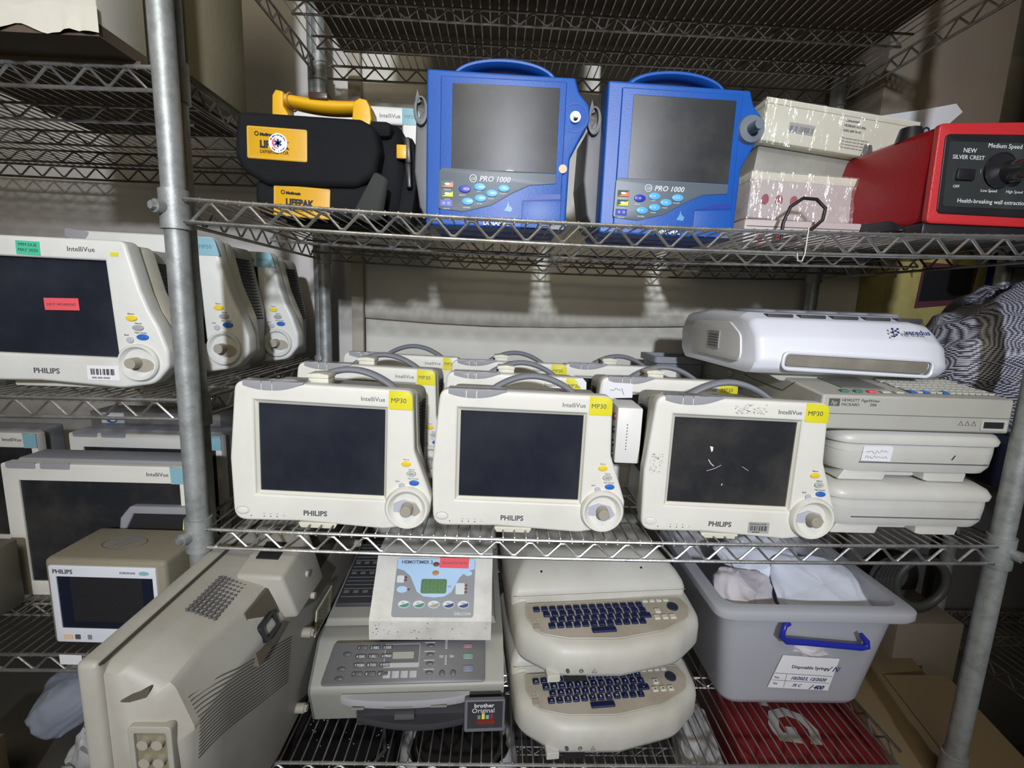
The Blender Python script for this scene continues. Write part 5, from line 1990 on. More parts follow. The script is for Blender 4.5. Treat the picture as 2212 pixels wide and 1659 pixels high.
def console(label, group):
    t = thing('keyboard_console', label, 'keyboard device', group=group)

    def plan(ins, z, zb=None):
        f = fillet([(0.004 + ins, 0.30), (0.0 + ins, 0.12), (0.002 + ins, 0.055 + ins * 0.5), (0.060, 0.004 + ins), (0.160, -0.004 + ins), (0.260, 0.014 + ins), (0.322 - ins, 0.060 + ins * 0.5), (0.326 - ins, 0.12), (0.318 - ins, 0.30)],
                   [0.01, 0.02, 0.05, 0.06, 0.0, 0.07, 0.04, 0.02, 0.01], 6)
        out = []
        for x, y in f:
            zz = z if zb is None else z + (zb - z) * min(1, max(0, y / 0.13))
            out.append((x, y, zz))
        return out
    b = B()
    b.loft([plan(0.014, 0.0), plan(0.004, 0.003), plan(0.0, 0.012), plan(0.0, 0.032, 0.050), plan(0.002, 0.042, 0.060), plan(0.007, 0.0495, 0.0675), plan(0.014, 0.0530, 0.0700), plan(0.024, 0.0545, 0.0710)])
    b.obj('body', 'ecg', t, ang=60)
    tl = math.atan2(0.0145, 0.13)
    KM = Matrix.Translation((0, -0.020, 0.0550)) @ Matrix.Rotation(tl - PI / 2, 4, 'X')
    # plate local: x, z = distance from the front, y = height (negative = up)
    b = B()
    f = fillet([(0.022, 0.122), (0.020, 0.088), (0.034, 0.056), (0.080, 0.042), (0.160, 0.036), (0.240, 0.048), (0.292, 0.072), (0.306, 0.098), (0.300, 0.122)], [0.004, 0.02, 0.03, 0.04, 0.06, 0.04, 0.03, 0.02, 0.01], 6)
    b.plate(f, -0.0016, 0.002, bev=0.0008, mtx=KM)
    kp = b.obj('key_panel', 'ecg_p', t)
    b = B()
    b.tube([KM @ Vector((x, -0.001, z)) for x, z in f], 0.0009, 5, closed=True)
    b.obj('panel_ridge', 'ecg', kp)
    pitch = 0.01385
    for r_, (n, x0, z0) in enumerate(KROWS):
        for k in range(n):
            wide = 0.020 if (r_ == 2 and k == n - 1) else 0.0110
            x = x0 + k * pitch
            b = B()
            b.box(x, x + wide, -0.0052, -0.001, z0, z0 + 0.0105, 0.0012, 1, mtx=KM)
            kb = b.obj('key', 'key', kp)
            b = B()
            tx = KTXT[r_][k]
            text_mesh(b, tx, x + wide / 2, z0 + 0.003, 0.0058 if len(tx) == 1 else 0.0034, -0.0056, 'CENTER', mtx=KM)
            b.obj('key_lettering', 'print_l', kb)
    b = B()
    b.box(0.120, 0.160, -0.0052, -0.001, 0.0480, 0.0585, 0.0012, 1, mtx=KM)
    b.obj('space_bar', 'key', kp)
    for x, z in ((0.240, 0.0850), (0.233, 0.0700), (0.247, 0.0700), (0.261, 0.0700)):
        b = B()
        b.box(x, x + 0.0100, -0.0045, -0.001, z, z + 0.0095, 0.001, 1, mtx=KM)
        kb = b.obj('arrow_key', 'key_w', kp)
        b = B()
        b.plate([(x + 0.003, z + 0.003), (x + 0.007, z + 0.003), (x + 0.005, z + 0.0065)], -0.0049, -0.0044, mtx=KM)
        b.obj('arrow_mark', 'print_', kb)
    for k in range(4):
        b = B()
        b.box(0.228 + k * 0.0125, 0.2375 + k * 0.0125, -0.0040, -0.001, 0.1120, 0.1185, 0.0008, 1, mtx=KM)
        b.obj('function_key', 'key_w', kp)
    b = B()
    c = KM @ Vector((0.276, -0.001, 0.098))
    n_ = (KM.to_3x3() @ Vector((0, -1, 0))).normalized()
    b.cyl(c, c + n_ * 0.003, 0.0100, 0.0092, n=24)
    b.obj('round_button', 'blackk', kp)
    b = B()
    b.plate(rect(0.027, 0.037, 0.062, 0.074, 0.002), -0.0030, -0.001, bev=0.0005, mtx=KM)
    b.obj('square_button', 'ecg_p', kp)
    b = B()
    for x, z in ((0.028, 0.080), (0.034, 0.080), (0.028, 0.086), (0.034, 0.086)):
        b.plate(ell(x, z, 0.0014, n=8), -0.0022, -0.001, mtx=KM)
    b.obj('status_marks', 'knob', kp)
    # front marks
    b = B()
    b.plate(ell(0.075, 0.018, 0.0028, n=10), -0.0012, 0.004)
    b.tube([(0.094, -0.0008, 0.018 + 0.0), (0.098, -0.0008, 0.018)], 0.0005, 4)
    b.tube([(0.096 + 0.003 * math.cos(q), -0.0015, 0.018 + 0.003 * math.sin(q)) for q in [2 * PI * k / 16 for k in range(16)]], 0.0004, 4, closed=True)
    b.tube([(0.113, -0.0035, 0.0155), (0.120, -0.0035, 0.0155), (0.1165, -0.0035, 0.0215)], 0.0004, 4, closed=True)
    b.obj('front_symbols', 'print_', t)
    b = B()
    b.box(0.070, 0.105, -0.002, 0.03, 0.0008, 0.0060)
    b.obj('cartridge_slot', 'dark', t)
    b = B()
    b.plate(fillet([(0.044, -0.002), (0.064, -0.002), (0.064, 0.010), (0.044, 0.010)], 0.002), 0.002, 0.03, bev=0.001)
    b.obj('foot', 'ecg', t)
    # rear lid
    b = B()
    def lid(ins, z):
        f = fillet([(0.0 + ins, 0.112 + ins * 1.6), (0.318 - ins, 0.112 + ins * 1.6), (0.318 - ins, 0.33 - ins), (0.0 + ins, 0.33 - ins)], 0.014, 5)
        return [(x, y, z) for x, y in f]
    b.loft([lid(0.0, 0.060), lid(0.0, 0.080), lid(0.003, 0.090), lid(0.010, 0.102), lid(0.024, 0.118), lid(0.036, 0.126), lid(0.050, 0.128)])
    ldd = b.obj('rear_lid', 'ecg', t, ang=60)
    b = B()
    b.box(0.003, 0.315, 0.1112, 0.113, 0.0785, 0.0793)
    b.obj('lid_seam', 'knob', ldd)
    b = B()
    b.cyl((0.055, 0.140, 0.105), (0.055, 0.138, 0.1105), 0.002, n=10)
    b.cyl((0.240, 0.140, 0.105), (0.240, 0.138, 0.1105), 0.002, n=10)
    b.obj('lid_screw_holes', 'print_b', ldd)
    b = B()
    b.box(0.012, 0.024, 0.1100, 0.1115, 0.0700, 0.0750)
    b.obj('lid_tag', 'key_w', ldd)
    return t


GK = 'off-white keyboard consoles stacked on the lower shelf'
k1 = console('lower off-white keyboard console, its front hanging over the shelf edge', GK)
k1.location = (0.486, -0.016, ZC + 0.006)
k1.rotation_euler = (0, 0, math.radians(6))
k1.scale = (1.04, 1, 1)
k2 = dup(k1, (0.482, -0.004, ZC + 0.137), (0, 0, math.radians(6)), 'upper off-white keyboard console with closed dusty lid, on top of the other')

# ------------------------------------------------------------------ translucent bin
t = thing('plastic_bin', 'translucent plastic bin with blue handle, full of white packets, on the lower shelf', 'bin', (0.838, 0.085, ZC + 0.006), (0, 0, math.radians(0)))


def bring(x0, x1, y0, y1, z, r=0.03, sag=0.0):
    return [(x, y, z) for x, y in fillet([(x0, y0), (x1, y0), (x1, y1), (x0, y1)], r, 6)]


b = B()
bw, bd_, bh = 0.345, 0.30, 0.215
b.loft([bring(0.050, bw - 0.064, 0.034, bd_ - 0.045, 0.0, 0.02), bring(0.036, bw - 0.052, 0.020, bd_ - 0.030, 0.004), bring(0.030, bw - 0.048, 0.014, bd_ - 0.024, 0.016),
        bring(0.012, bw - 0.012, 0.006, bd_ - 0.006, bh - 0.026), bring(0.010, bw - 0.010, 0.004, bd_ - 0.004, bh - 0.022),
        bring(-0.006, bw + 0.006, -0.012, bd_ + 0.012, bh - 0.022), bring(-0.010, bw + 0.010, -0.016, bd_ + 0.016, bh - 0.016), bring(-0.010, bw + 0.010, -0.016, bd_ + 0.016, bh - 0.003),
        bring(-0.006, bw + 0.006, -0.012, bd_ + 0.012, bh), bring(0.012, bw - 0.012, 0.006, bd_ - 0.006, bh),
        bring(0.018, bw - 0.018, 0.012, bd_ - 0.012, bh - 0.03), bring(0.036, bw - 0.054, 0.020, bd_ - 0.030, 0.016), bring(0.060, bw - 0.070, 0.044, bd_ - 0.049, 0.008, 0.02)])
b.obj('tub', 'frost', t, ang=50)
b = B()
y = -0.006
pts = [(0.128, y, 0.182), (0.118, y - 0.004, 0.180), (0.114, y - 0.006, 0.170), (0.113, y - 0.006, 0.158), (0.122, y - 0.007, 0.150), (0.160, y - 0.008, 0.148), (0.270, y - 0.008, 0.139),
       (0.282, y - 0.007, 0.141), (0.280, y - 0.006, 0.150), (0.270, y - 0.003, 0.163)]
b.tube(pts, [0.005, 0.005, 0.005, 0.0062, 0.0066, 0.006, 0.006, 0.0064, 0.006, 0.004], 10)
b.xform(Matrix.Translation((0.004, 0, 0.020)) @ Matrix.Diagonal((0.92, 1, 0.92, 1)))
b.obj('blue_handle', 'bluehandle', t, ang=80)
TL_ = Matrix.Translation((0.012, 0.0145, 0)) @ Matrix.Rotation(math.radians(2.6), 4, 'X')
b = B()
b.plate([(0.098, 0.046), (0.212, 0.040), (0.222, 0.108), (0.116, 0.114)], -0.0035, -0.0020, mtx=TL_)
lb = b.obj('paper_label', 'paper', t)
b = B()
LM = TL_ @ Matrix.Translation((0.105, 0, 0.048)) @ Matrix.Rotation(math.radians(3.2), 4, 'Y')
text_mesh(b, 'Disposable Syringe', 0.028, 0.042, 0.0092, -0.0042, mtx=LM, bold=0.0001)
text_mesh(b, 'Exp.', 0.001, 0.019, 0.0055, -0.0042, mtx=LM)
text_mesh(b, 'Qty.', 0.000, 0.006, 0.0055, -0.0042, mtx=LM)
b.box(0.0, 0.108, -0.0042, -0.0036, 0.029, 0.0295, mtx=LM)
b.box(-0.002, 0.106, -0.0042, -0.0036, 0.0140, 0.0144, mtx=LM)
b.box(0.022, 0.0224, -0.0042, -0.0036, 0.0, 0.029, mtx=LM)
b.obj('label_lettering', 'print_', lb)
b = B()
text_mesh(b, '10/2023, 12/2020', 0.030, 0.018, 0.0095, -0.0044, mtx=LM, shear=0.5)
text_mesh(b, '/ N', 0.096, 0.040, 0.0150, -0.0044, mtx=LM, shear=0.4)
text_mesh(b, '75 C', 0.036, 0.003, 0.0085, -0.0044, mtx=LM, shear=0.5)
text_mesh(b, '/ 400', 0.070, 0.000, 0.0125, -0.0044, mtx=LM, shear=0.5, bold=0.0002)
b.obj('handwriting', 'print_n', lb)


def pillow(name, cx, cy, cz, sx, sy, sz, rot, m_, seed, parent=None, crump=0.25, n=26):
    b = B()
    rings = []
    for j in range(n + 1):
        v = -PI / 2 + PI * j / n
        ring = []
        for i in range(n * 2):
            u = 2 * PI * i / (n * 2)
            e = 0.55
            cu, su = math.cos(u), math.sin(u)
            cv, sv = math.cos(v), math.sin(v)
            X = sx * math.copysign(abs(cu) ** e, cu) * abs(cv) ** 0.5
            Y = sy * math.copysign(abs(su) ** e, su) * abs(cv) ** 0.5
            Z = sz * sv
            p = Vector((X, Y, Z))
            q = noise.noise(Vector((X / sx * 1.7 + seed, Y / sy * 1.7, Z * 20 + seed))) + 0.6 * abs(noise.noise(Vector((X / sx * 4 + seed, Y / sy * 4, seed))))
            p += Vector((0, 0, 1)) * q * sz * crump * 2 * abs(cv) ** 0.3
            p += Vector((X, Y, 0)) * noise.noise(Vector((u * 2, v * 3, seed))) * crump * 0.4
            ring.append(p)
        rings.append(ring)
    b.loft(rings, cap0=True, cap1=True)
    o = b.obj(name, m_, parent, ang=50)
    o.location = (cx, cy, cz)
    o.rotation_euler = rot
    return o


GP = 'white packets heaped in the plastic bin'
zb_ = ZC + 0.006
for (nm, x, y, z, sx, sy, sz, rt, mm, sd, lbl) in (
        ('packet', 0.925, 0.165, zb_ + 0.180, 0.066, 0.055, 0.030, (0.7, 0.25, 0.3), 'packp', 3, 'pinkish white packet standing at the left front inside the bin'),
        ('packet', 1.082, 0.180, zb_ + 0.188, 0.088, 0.075, 0.022, (0.45, 0.08, -0.12), 'packw', 7, 'large bluish white packet at the right front inside the bin'),
        ('packet', 1.000, 0.265, zb_ + 0.215, 0.085, 0.055, 0.022, (0.35, -0.1, 0.2), 'packw', 11, 'rumpled white packet at the back of the bin, under the shelf wires'),
        ('packet', 1.040, 0.150, zb_ + 0.125, 0.075, 0.055, 0.02, (0.2, 0.1, 0.4), 'packp', 15, 'small pale packet poking up between the two front packets in the bin')):
    o = pillow(nm, x, y, z, sx, sy, sz, rt, mm, sd)
    tag(o, lbl, 'packet', GP)

# ------------------------------------------------------------------ left rack, lower shelf
z0 = 0.616 + 0.004
t = thing('bedside_monitor', 'small olive-beige boxy monitor with white front, on the left rack lower shelf', 'monitor', (-0.270, 0.040, z0), (0, 0, math.radians(-1)))
b = B()
b.box(0, 0.190, 0, 0.110, 0, 0.148, 0.008, 3)
b.obj('case', 'cubeb', t)
b = B()
b.plate(rect(0.010, 0.176, 0.006, 0.138, 0.003), -0.003, 0.004, [rect(0.020, 0.170, 0.030, 0.120)[::-1]], bev=0.0008)
fr = b.obj('front_panel', 'cool', t)
b = B()
b.plate(rect(0.020, 0.170, 0.030, 0.120), -0.001, 0.003)
sc = b.obj('screen', mat('blue_black_screen', (0.012, 0.015, 0.03), 0.2), t)
b = B()
b.plate(rect(0.040, 0.152, 0.042, 0.120), -0.0014, 0.0)
b.obj('screen_centre', 'dark', sc)
b = B()
text_mesh(b, 'PHILIPS', 0.016, 0.1255, 0.0098, -0.0034, bold=0.0002)
b.obj('brand_lettering', 'print_', fr)
b = B()
text_mesh(b, 'SURESIGNS', 0.120, 0.1275, 0.0050, -0.0034)
b.obj('series_lettering', 'print_', fr)
b = B()
b.plate(ell(0.158, 0.129, 0.008, 0.0035), -0.0036, -0.003)
b.obj('teal_emblem', 'teal', fr)
for x, w_, mm in ((0.022, 0.014, 'peach'), (0.040, 0.008, 'print_'), (0.060, 0.006, 'lcd')):
    b = B()
    b.plate(rect(x, x + w_, 0.012, 0.020, 0.001), -0.0040, -0.002)
    b.obj('button', mm, fr)
b = B()
pts = [(0.085 + 0.034 * math.cos(q), 0.055 + 0.022 * math.sin(q), 0.1484) for q in [2 * PI * k / 30 for k in range(30)]]
b.tube(pts, 0.0006, 4, closed=True)
b.tube([(0.070, 0.040, 0.1484), (0.090, 0.070, 0.1484)], 0.0006, 4)
b.tube([(0.085, 0.040, 0.1484), (0.102, 0.068, 0.1484)], 0.0006, 4)
b.tube([(0.066, 0.055, 0.1484), (0.082, 0.057, 0.1484)], 0.0006, 4)
b.obj('pen_marking', mat('faded_blue_pen', (0.10, 0.12, 0.20), 0.7), t)
b = B()
b.plate([(0.0, 0), (0.034, 0), (0.034, 0.016), (0.0, 0.017)], -0.001, 0.0)
tag(b.obj('paper_slip', 'paper', loc=(-0.243, 0.020, 0.600)), 'white paper slip on the left rack front wire, below the small boxy monitor', 'paper')

# small handheld monitor with grey frame
t = thing('portable_monitor', 'small grey-framed monitor with lime strip, behind the olive-beige boxy monitor', 'monitor', (-0.262, 0.152, z0), (math.radians(-3), 0, 0))
b = B()
out = fillet([(0.0, 0.0), (0.160, 0.0), (0.150, 0.182), (0.038, 0.182), (0.020, 0.160)], 0.008)
inn = [(0.020, 0.120), (0.140, 0.120), (0.138, 0.168), (0.044, 0.168)]
b.plate(out, 0.0, 0.018, [inn[::-1]], bev=0.003)
b.obj('frame', 'greyf', t)
b = B()
b.plate([(0.018, 0.118), (0.142, 0.118), (0.140, 0.170), (0.042, 0.170)], 0.005, 0.012)
b.obj('screen', 'dark', t)
b = B()
b.plate([(0.1295, 0.122), (0.1405, 0.122), (0.1415, 0.160), (0.1330, 0.160)], -0.0008, 0.0)
b.obj('lime_strip', 'yelst', t)
b = B()
b.box(0.068, 0.098, -0.004, 0.0, 0.1225, 0.132, 0.002)
b.obj('blue_latch', 'hblue', t)


def big_screen(label, group=None):
    t = thing('flat_monitor', label, 'monitor', group=group)
    b = B()
    b.plate(fillet([(0.0, 0.0), (0.325, 0.0), (0.325, 0.258), (0.0, 0.258)], 0.006), 0.0, 0.022, [rect(0.028, 0.312, 0.028, 0.226)[::-1]], bev=0.002)
    b.obj('bezel', 'cream', t)
    b = B()
    b.box(0.026, 0.314, 0.004, 0.012, 0.026, 0.228)
    b.obj('screen', 'scr_b', t)
    b = B()
    b.plate(fillet([(0.006, 0.0), (0.320, 0.0), (0.318, 0.262), (0.010, 0.262)], 0.008), 0.020, 0.075, bev=0.004)
    b.obj('rear_housing', 'greyf', t)
    b = B()
    b.plate([(0.2985, 0.226), (0.325, 0.226), (0.325, 0.257), (0.2975, 0.258)], -0.0006, 0.001)
    b.obj('badge', 'teal', t)
    b = B()
    text_mesh(b, 'IntelliVue', 0.255, 0.240, 0.0105, -0.0005)
    b.obj('series_lettering', 'print_', t)
    for x in (0.010, 0.070):
        b = B()
        b.plate(rect(x, x + 0.052, 0.2485, 0.260, 0.004), -0.0006, 0.001)
        b.obj('alarm_lamp', 'lens', t)
    return t


GF = 'flat monitors lined up on the left rack lower shelf'
f1 = big_screen('wide flat monitor with teal badge, directly behind the small boxy monitor', GF)
f1.location = (-0.452, 0.172, z0 - 0.004)
f2 = dup(f1, (-0.495, 0.360, z0), (0, 0, 0), 'second wide flat monitor, in shadow behind the first one and the near left post')
f3 = dup(f1, (-0.860, 0.330, z0 + 0.004), (0, 0, 0), 'flat monitor at the far left edge, only its top corner in view')
b = B()
b.box(0, 0.085, 0, 0.06, 0, 0.245, 0.006)
t = thing('grey_device', 'dim grey device with a round dial at the lower left edge of the left rack', 'device', (-0.500, 0.090, z0))
b.obj('case', mat('dim_olive_case', (0.16, 0.145, 0.11), 0.6), t)
b = B()
b.tube([(0.050 + 0.020 * math.cos(q), -0.001, 0.060 + 0.020 * math.sin(q)) for q in [2 * PI * k / 28 for k in range(28)]], 0.0035, 6, closed=True)
b.cyl((0.050, 0.0, 0.060), (0.050, -0.008, 0.060), 0.009, n=16)
b.obj('dial', 'housing', t)
t.scale = (1, 1, 0.50)
t = thing('white_carton', 'white carton with a blue oval mark, deep on the left rack lower shelf', 'box', (-0.520, 0.450, z0))
b = B()
b.box(0, 0.30, 0, 0.07, 0, 0.285, 0.002)
b.obj('carton', mat('dusty_white_carton', (0.22, 0.21, 0.20), 0.7), t)
b = B()
b.plate(rect(0.026, 0.078, 0.252, 0.282), -0.001, 0.0)
lb = b.obj('white_label', 'paper', t)
b = B()
b.plate(ell(0.050, 0.264, 0.012, 0.0065), -0.002, -0.001, [ell(0.052, 0.264, 0.007, 0.0032)[::-1]])
b.obj('blue_oval', 'b_blu', lb)

# plastic bags and carton corner under the left rack
o = pillow('plastic_bag', -0.285, 0.10, 0.485, 0.075, 0.06, 0.038, (0.3, -0.5, 0.2), 'bag', 23, crump=0.25)
tag(o, 'blue-grey plastic bag hanging below the left rack lower shelf', 'bag')
o = pillow('plastic_bag', -0.255, 0.10, 0.350, 0.050, 0.05, 0.070, (0.2, 0.1, 0.2), 'bagw', 29, crump=0.4)
tag(o, 'crumpled whitish plastic bag low beside the big beige monitor', 'bag')
b = B()
b.box(-0.48, -0.375, -0.01, 0.09, 0.30, 0.440, 0.001, mtx=Matrix.Rotation(0.10, 4, 'Z'))
tag(b.obj('cardboard_box', 'cardb'), 'brown cardboard box whose corner shows at the bottom left edge', 'box')
b = B()
b.box(-1.2, -0.05, -0.10, 0.60, 0.28, 0.300, 0.001)
tag(b.obj('dark_platform', 'side'), 'dark low platform under the left rack, carrying cardboard box and bags', 'platform')

# ------------------------------------------------------------------ cartons on the upper shelves
t = thing('cardboard_box', 'pale yellowish cardboard box standing behind the near left post, on the left rack top shelf', 'box', (-0.150, 0.060, 1.481), (0, 0, 0))
b = B()
b.box(0, 0.147, 0, 0.15, 0, 0.46, 0.002)
b.obj('carton', 'cardp', t)
b = B()
b.box(0.060, 0.105, -0.0008, 0.0, 0.0, 0.46)
b.obj('tape', 'tape', t)
t = thing('cardboard_box', 'white-faced box at the top left corner, frayed lower edge overhanging the wires', 'box', (-0.345, -0.030, 1.484), (0, 0, 0))
b = B()
b.box(0, 0.290, 0, 0.082, 0.012, 0.30, 0.002)
b.obj('carton', 'cardw', t)
b = B()
rows = []
for j in range(3):
    rows.append([(-0.002 + 0.294 * i / 40, -0.002 - 0.006 * j * abs(noise.noise(Vector((i * 0.35, j, 0)))), 0.030 - 0.014 * j - 0.008 * noise.noise(Vector((i * 0.2, 3 + j, 1)))) for i in range(41)])
b.loft(rows, cap0=False, cap1=False, closed=False)
ed = b.obj('frayed_edge', 'cardw', t, ang=80)
b = B()
b.box(0.000, 0.290, 0.0, 0.082, -0.001, 0.0135)
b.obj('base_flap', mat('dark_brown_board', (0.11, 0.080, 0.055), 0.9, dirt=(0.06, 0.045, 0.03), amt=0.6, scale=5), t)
b = B()
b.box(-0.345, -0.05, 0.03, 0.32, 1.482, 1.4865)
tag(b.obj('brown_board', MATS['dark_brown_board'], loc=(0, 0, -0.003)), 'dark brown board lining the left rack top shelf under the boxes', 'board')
b = B()
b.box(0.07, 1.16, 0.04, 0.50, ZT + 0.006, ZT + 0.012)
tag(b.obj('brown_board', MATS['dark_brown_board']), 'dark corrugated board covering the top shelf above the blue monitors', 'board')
b = B()
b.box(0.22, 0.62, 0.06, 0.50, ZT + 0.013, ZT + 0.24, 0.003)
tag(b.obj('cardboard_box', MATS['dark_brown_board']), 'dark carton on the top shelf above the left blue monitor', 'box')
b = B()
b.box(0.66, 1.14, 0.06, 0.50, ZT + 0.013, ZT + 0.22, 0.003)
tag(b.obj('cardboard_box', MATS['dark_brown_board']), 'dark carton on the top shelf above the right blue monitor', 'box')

# ------------------------------------------------------------------ right of the rack
t = thing('cardboard_box', 'large brown cardboard box behind the red blender base, with a torn paper note', 'box', (1.245, 0.43, 1.386))
b = B()
b.box(0, 0.27, 0, 0.21, 0, 0.50, 0.003)
b.obj('carton', 'cardbr', t)
b = B()
b.plate([(-0.03, 0.170), (0.105, 0.180), (0.172, 0.246), (0.155, 0.262), (0.100, 0.250), (-0.03, 0.226)], -0.012, -0.010)
nt_ = b.obj('paper_note', 'paper', t)
b = B()
text_mesh(b, 'No', 0.058, 0.196, 0.036, -0.0135, shear=0.1)
b.obj('note_lettering', 'print_n', nt_)
b = B()
b.box(1.50, 2.4, 0.30, 0.34, 1.30, 2.3, 0.004)
tag(b.obj('dark_partition', 'navyd'), 'near-black navy partition at the upper right edge beyond the cardboard box', 'partition')
# printed yellow carton, blue bucket, net bundle
t = thing('printed_carton', 'yellow printed product box with dark picture, right of the rack behind the white instrument', 'box', (1.405, 0.54, 0.98))
b = B()
b.box(0, 0.26, 0, 0.09, -0.06, 0.40, 0.003)
b.obj('carton', 'ybox', t)
b = B()
b.plate([(0.085, 0.235), (0.225, 0.252), (0.232, 0.345), (0.090, 0.350)], -0.002, 0.0)
p = b.obj('maroon_print', 'magen', t)
b = B()
b.plate([(0.092, 0.252), (0.218, 0.263), (0.222, 0.338), (0.095, 0.338)], -0.003, -0.002)
b.obj('picture', 'blackp', p)
b = B()
for k in range(6):
    x = 0.02 + k * 0.04
    b = B()
    b.plate([(x, 0.31 + 0.01 * (k % 2)), (x + 0.006, 0.31), (x + 0.006, 0.325), (x + 0.012, 0.33), (x + 0.003, 0.334)], -0.0012, 0.0)
    b.obj('print_mark', mat('ochre_print', (0.16, 0.12, 0.03), 0.7), t)
t = thing('plastic_bucket', 'deep blue plastic bucket at the right edge, beside the printed yellow carton', 'bucket', (1.725, 0.585, 1.262))
b = B()
b.loft([[(r * math.cos(q), 0.05 * math.sin(q) * r / 0.05, z) for q in [2 * PI * k / 32 for k in range(32)]] for r, z in ((0.020, 0.0), (0.034, 0.002), (0.044, 0.10), (0.047, 0.102), (0.047, 0.112), (0.042, 0.112), (0.030, 0.01))])
b.obj('bucket', 'rblue', t)
b = B()
b.box(1.30, 2.1, 0.47, 0.635, 0.0, 0.918, 0.001)
tag(b.obj('low_cabinet', 'side'), 'dark low cabinet against the wall, carrying the printed yellow box on the far right', 'cabinet')
b = B()
b.box(1.675, 1.80, 0.545, 0.63, 0.92, 1.260, 0.001)
tag(b.obj('grey_carton', 'housing'), 'dull grey carton under the blue bucket on the far right', 'box')

b = B()
rings = []
NU, NV = 60, 40
cols = []
for j in range(NV + 1):
    v = -PI / 2 + PI * j / NV
    ring = []
    for i in range(NU):
        u = 2 * PI * i / NU
        r = 1 + 0.16 * noise.noise(Vector((math.cos(u) * 1.6 + 4, math.sin(u) * 1.6, v * 1.3))) + 0.10 * abs(noise.noise(Vector((math.cos(u) * 2, math.sin(u) * 2 + v * 5, v * 3))))
        ring.append((0.165 * r * math.cos(v) * math.cos(u), 0.12 * r * math.cos(v) * math.sin(u), 0.135 * r * math.sin(v) + 0.01 * noise.noise(Vector((u * 3, v * 6, 1)))))
    rings.append(ring)
b.loft(rings)
o = b.obj('net_bundle', 'net', ang=90)
uvl = o.data.uv_layers.new(name='UVMap')
for poly in o.data.polygons:
    for li in poly.loop_indices:
        c = o.data.vertices[o.data.loops[li].vertex_index].co
        uvl.data[li].uv = (c.x * 0.9 + c.y * 0.7 + c.z * 0.35, c.z * 0.9 - c.x * 0.25)
o.location = (1.375, 0.17, 1.115)
tag(o, 'bundle of grey and black woven net cloth right of the white instrument', 'cloth bundle')
b = B()
b.box(1.25, 1.75, 0.02, 0.40, 0.92, 0.995, 0.004)
tag(b.obj('dark_case', 'navyd'), 'dark case under the net bundle at the right edge', 'case')
# lower right: brown carton, hose, papers
t = thing('cardboard_box', 'tan cardboard box standing low beside the right end of the lower shelf', 'box', (1.165, 0.030, 0.0), (0, 0, math.radians(-12)))
b = B()
b.box(0, 0.20, 0, 0.42, 0.0, 0.40, 0.002)
b.obj('carton', 'cardb', t)
b = B()
b.hexa([(0.10, 0.02, 0.401), (0.20, 0.02, 0.401), (0.20, 0.25, 0.401), (0.10, 0.25, 0.401), (0.10, 0.02, 0.403), (0.22, 0.02, 0.424), (0.22, 0.25, 0.424), (0.10, 0.25, 0.403)])
b.obj('flap', 'cardb', t)
b = B()
for k in range(6):
    q0 = 0.02 * k
    pts = [(1.445 + (0.060 + 0.004 * k) * math.cos(q), 0.34 + q0 * 0.3, 0.575 + (0.060 + 0.003 * k) * math.sin(q) - 0.005 * k) for q in [2 * PI * j / 30 for j in range(30)]]
    b.tube(pts, 0.010, 8, closed=True)
tag(b.obj('coiled_hose', 'coil', ang=80), 'coil of dark grey hose on the right rack shelf', 'hose')
for k, (x, y, r_, lbl) in enumerate(((1.66, 0.12, 0.3, 'white paper sheet lying on the dim right rack, just right of the post'),
                                     (1.80, 0.10, 0.1, 'bluish paper bundle at the lower right edge on the dim rack'))):
    b = B()
    b.box(-0.05, 0.05, -0.07, 0.07, 0, 0.006 + 0.012 * k)
    tag(b.obj('paper_sheet', 'paper' if k == 0 else 'bag', loc=(x, y, 0.446), rot=(0.0, 0.0, r_)), lbl, 'paper')

b = B()
b.box(1.38, 1.54, 0.31, 0.45, 0.0, 0.490, 0.003)
tag(b.obj('cardboard_box', 'cardbr'), 'dim brown box under the coiled hose, right of the plastic bin', 'box')

# ------------------------------------------------------------------ below the lower shelf
t = thing('red_carton', 'dark red carton with large grey letters, seen through the lower shelf wires', 'box', (0.890, 0.0, 0.0), (0, 0, math.radians(-8)))
b = B()
b.box(0, 0.30, 0, 0.34, 0.104, 0.385, 0.003)
b.obj('carton', 'redbox', t)
b = B()
TMX = Matrix.Translation((0.085, 0.250, 0.3853)) @ Matrix.Rotation(-PI / 2, 4, 'Z') @ Matrix.Rotation(-PI / 2, 4, 'X')
text_mesh(b, 'LG', -0.01, 0.0, 0.120, -0.0006, mtx=TMX, bold=0.004)
text_mesh(b, 'i', 0.178, 0.0, 0.120, -0.0006, mtx=TMX, bold=0.004)
b.obj('carton_lettering', 'wht_l', t)
o = pillow('white_bag', 0.835, 0.10, 0.350, 0.040, 0.12, 0.04, (0, 0, -0.2), 'bagw', 33, crump=0.3)
tag(o, 'greyish white plastic bag left of the red carton below the wires', 'bag')
o = pillow('white_bag', 1.215, 0.08, 0.355, 0.022, 0.14, 0.03, (0, 0, -0.1), 'bagw', 37, crump=0.3)
tag(o, 'narrow whitish bag between the red carton and the tan cardboard box', 'bag')
b = B()
b.box(0.06, 0.255, 0.02, 0.30, 0.104, 0.33, 0.004)
bx = b.obj('black_case', mat('speckled_black', (0.010, 0.010, 0.012), 0.5))
b = B()
rn = random.Random(4)
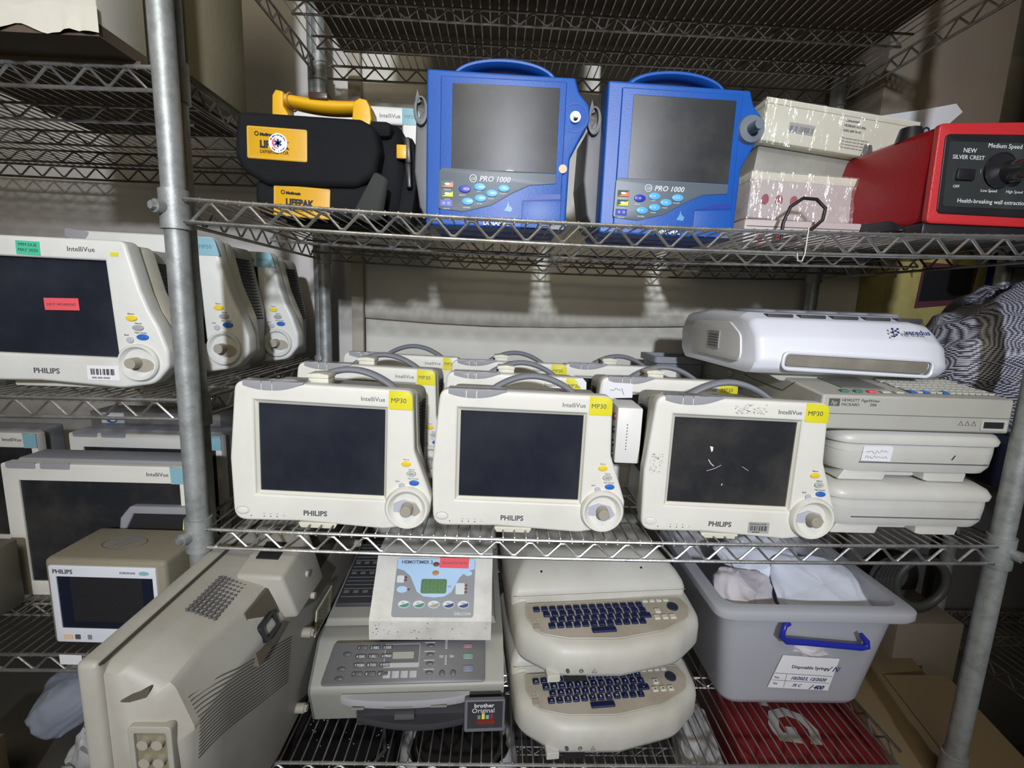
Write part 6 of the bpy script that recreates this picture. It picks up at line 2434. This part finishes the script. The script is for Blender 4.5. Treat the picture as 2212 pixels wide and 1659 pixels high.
for k in range(70):
    x_, y_ = rn.uniform(0.07, 0.245), rn.uniform(0.03, 0.29)
    b.cyl((x_, y_, 0.3299), (x_, y_, 0.3306), rn.uniform(0.0008, 0.0018), n=6)
b.obj('white_speckles', 'print_l', bx)
tag(bx, 'black speckled case below the wires, left of the bagged pot', 'case')
t = thing('cooking_pot', 'steel pot with glass lid wrapped in a white plastic bag, seen through the wires', 'pot', (0.380, 0.135, 0.105))
t.scale = (1.0, 1.0, 1.15)
b = B()
def circ(r, z, n=44, sx=1):
    return [(r * math.cos(2 * PI * k / n) * sx, r * math.sin(2 * PI * k / n), z) for k in range(n)]
b.loft([circ(0.082, 0.0), circ(0.084, 0.21), circ(0.086, 0.213)])
b.obj('pot_body', 'chrome', t)
b = B()
b.loft([circ(0.078, 0.214), circ(0.074, 0.222), circ(0.050, 0.232), circ(0.015, 0.236)])
b.obj('glass_lid', 'glass', t)
b = B()
b.tube([(0.079 * math.cos(q), 0.079 * math.sin(q), 0.216) for q in [2 * PI * k / 48 for k in range(48)]], 0.0032, 8, closed=True)
b.obj('lid_rim', 'chrome', t)
b = B()
rr = []
for j, (r, z) in enumerate(((0.095, 0.02), (0.108, 0.10), (0.110, 0.17), (0.104, 0.205), (0.094, 0.216), (0.088, 0.205))):
    rr.append([((r + 0.010 * noise.noise(Vector((k * 0.5, j * 0.9, 3)))) * math.cos(2 * PI * k / 60), (r + 0.010 * noise.noise(Vector((k * 0.5, j * 0.9, 3)))) * math.sin(2 * PI * k / 60), z + 0.008 * noise.noise(Vector((k * 0.3, j, 8)))) for k in range(60)])
b.loft(rr, cap0=False, cap1=False)
o = b.obj('plastic_bag', 'bagw', ang=90, loc=(0.380, 0.135, 0.105))
o.scale = (1.04, 1.04, 1.15)
tag(o, 'white plastic bag pulled round the pot below the lower shelf', 'bag')
b = B()
b.tube([(0.22, 0.20, 0.336), (0.24, 0.12, 0.338), (0.20, 0.05, 0.337), (0.235, 0.03, 0.336), (0.262, 0.06, 0.22), (0.266, 0.05, 0.108)], 0.004, 8)
tag(b.obj('dusty_cable', 'coil', ang=80), 'dusty cable lying over the black speckled case left of the bagged pot', 'cable')
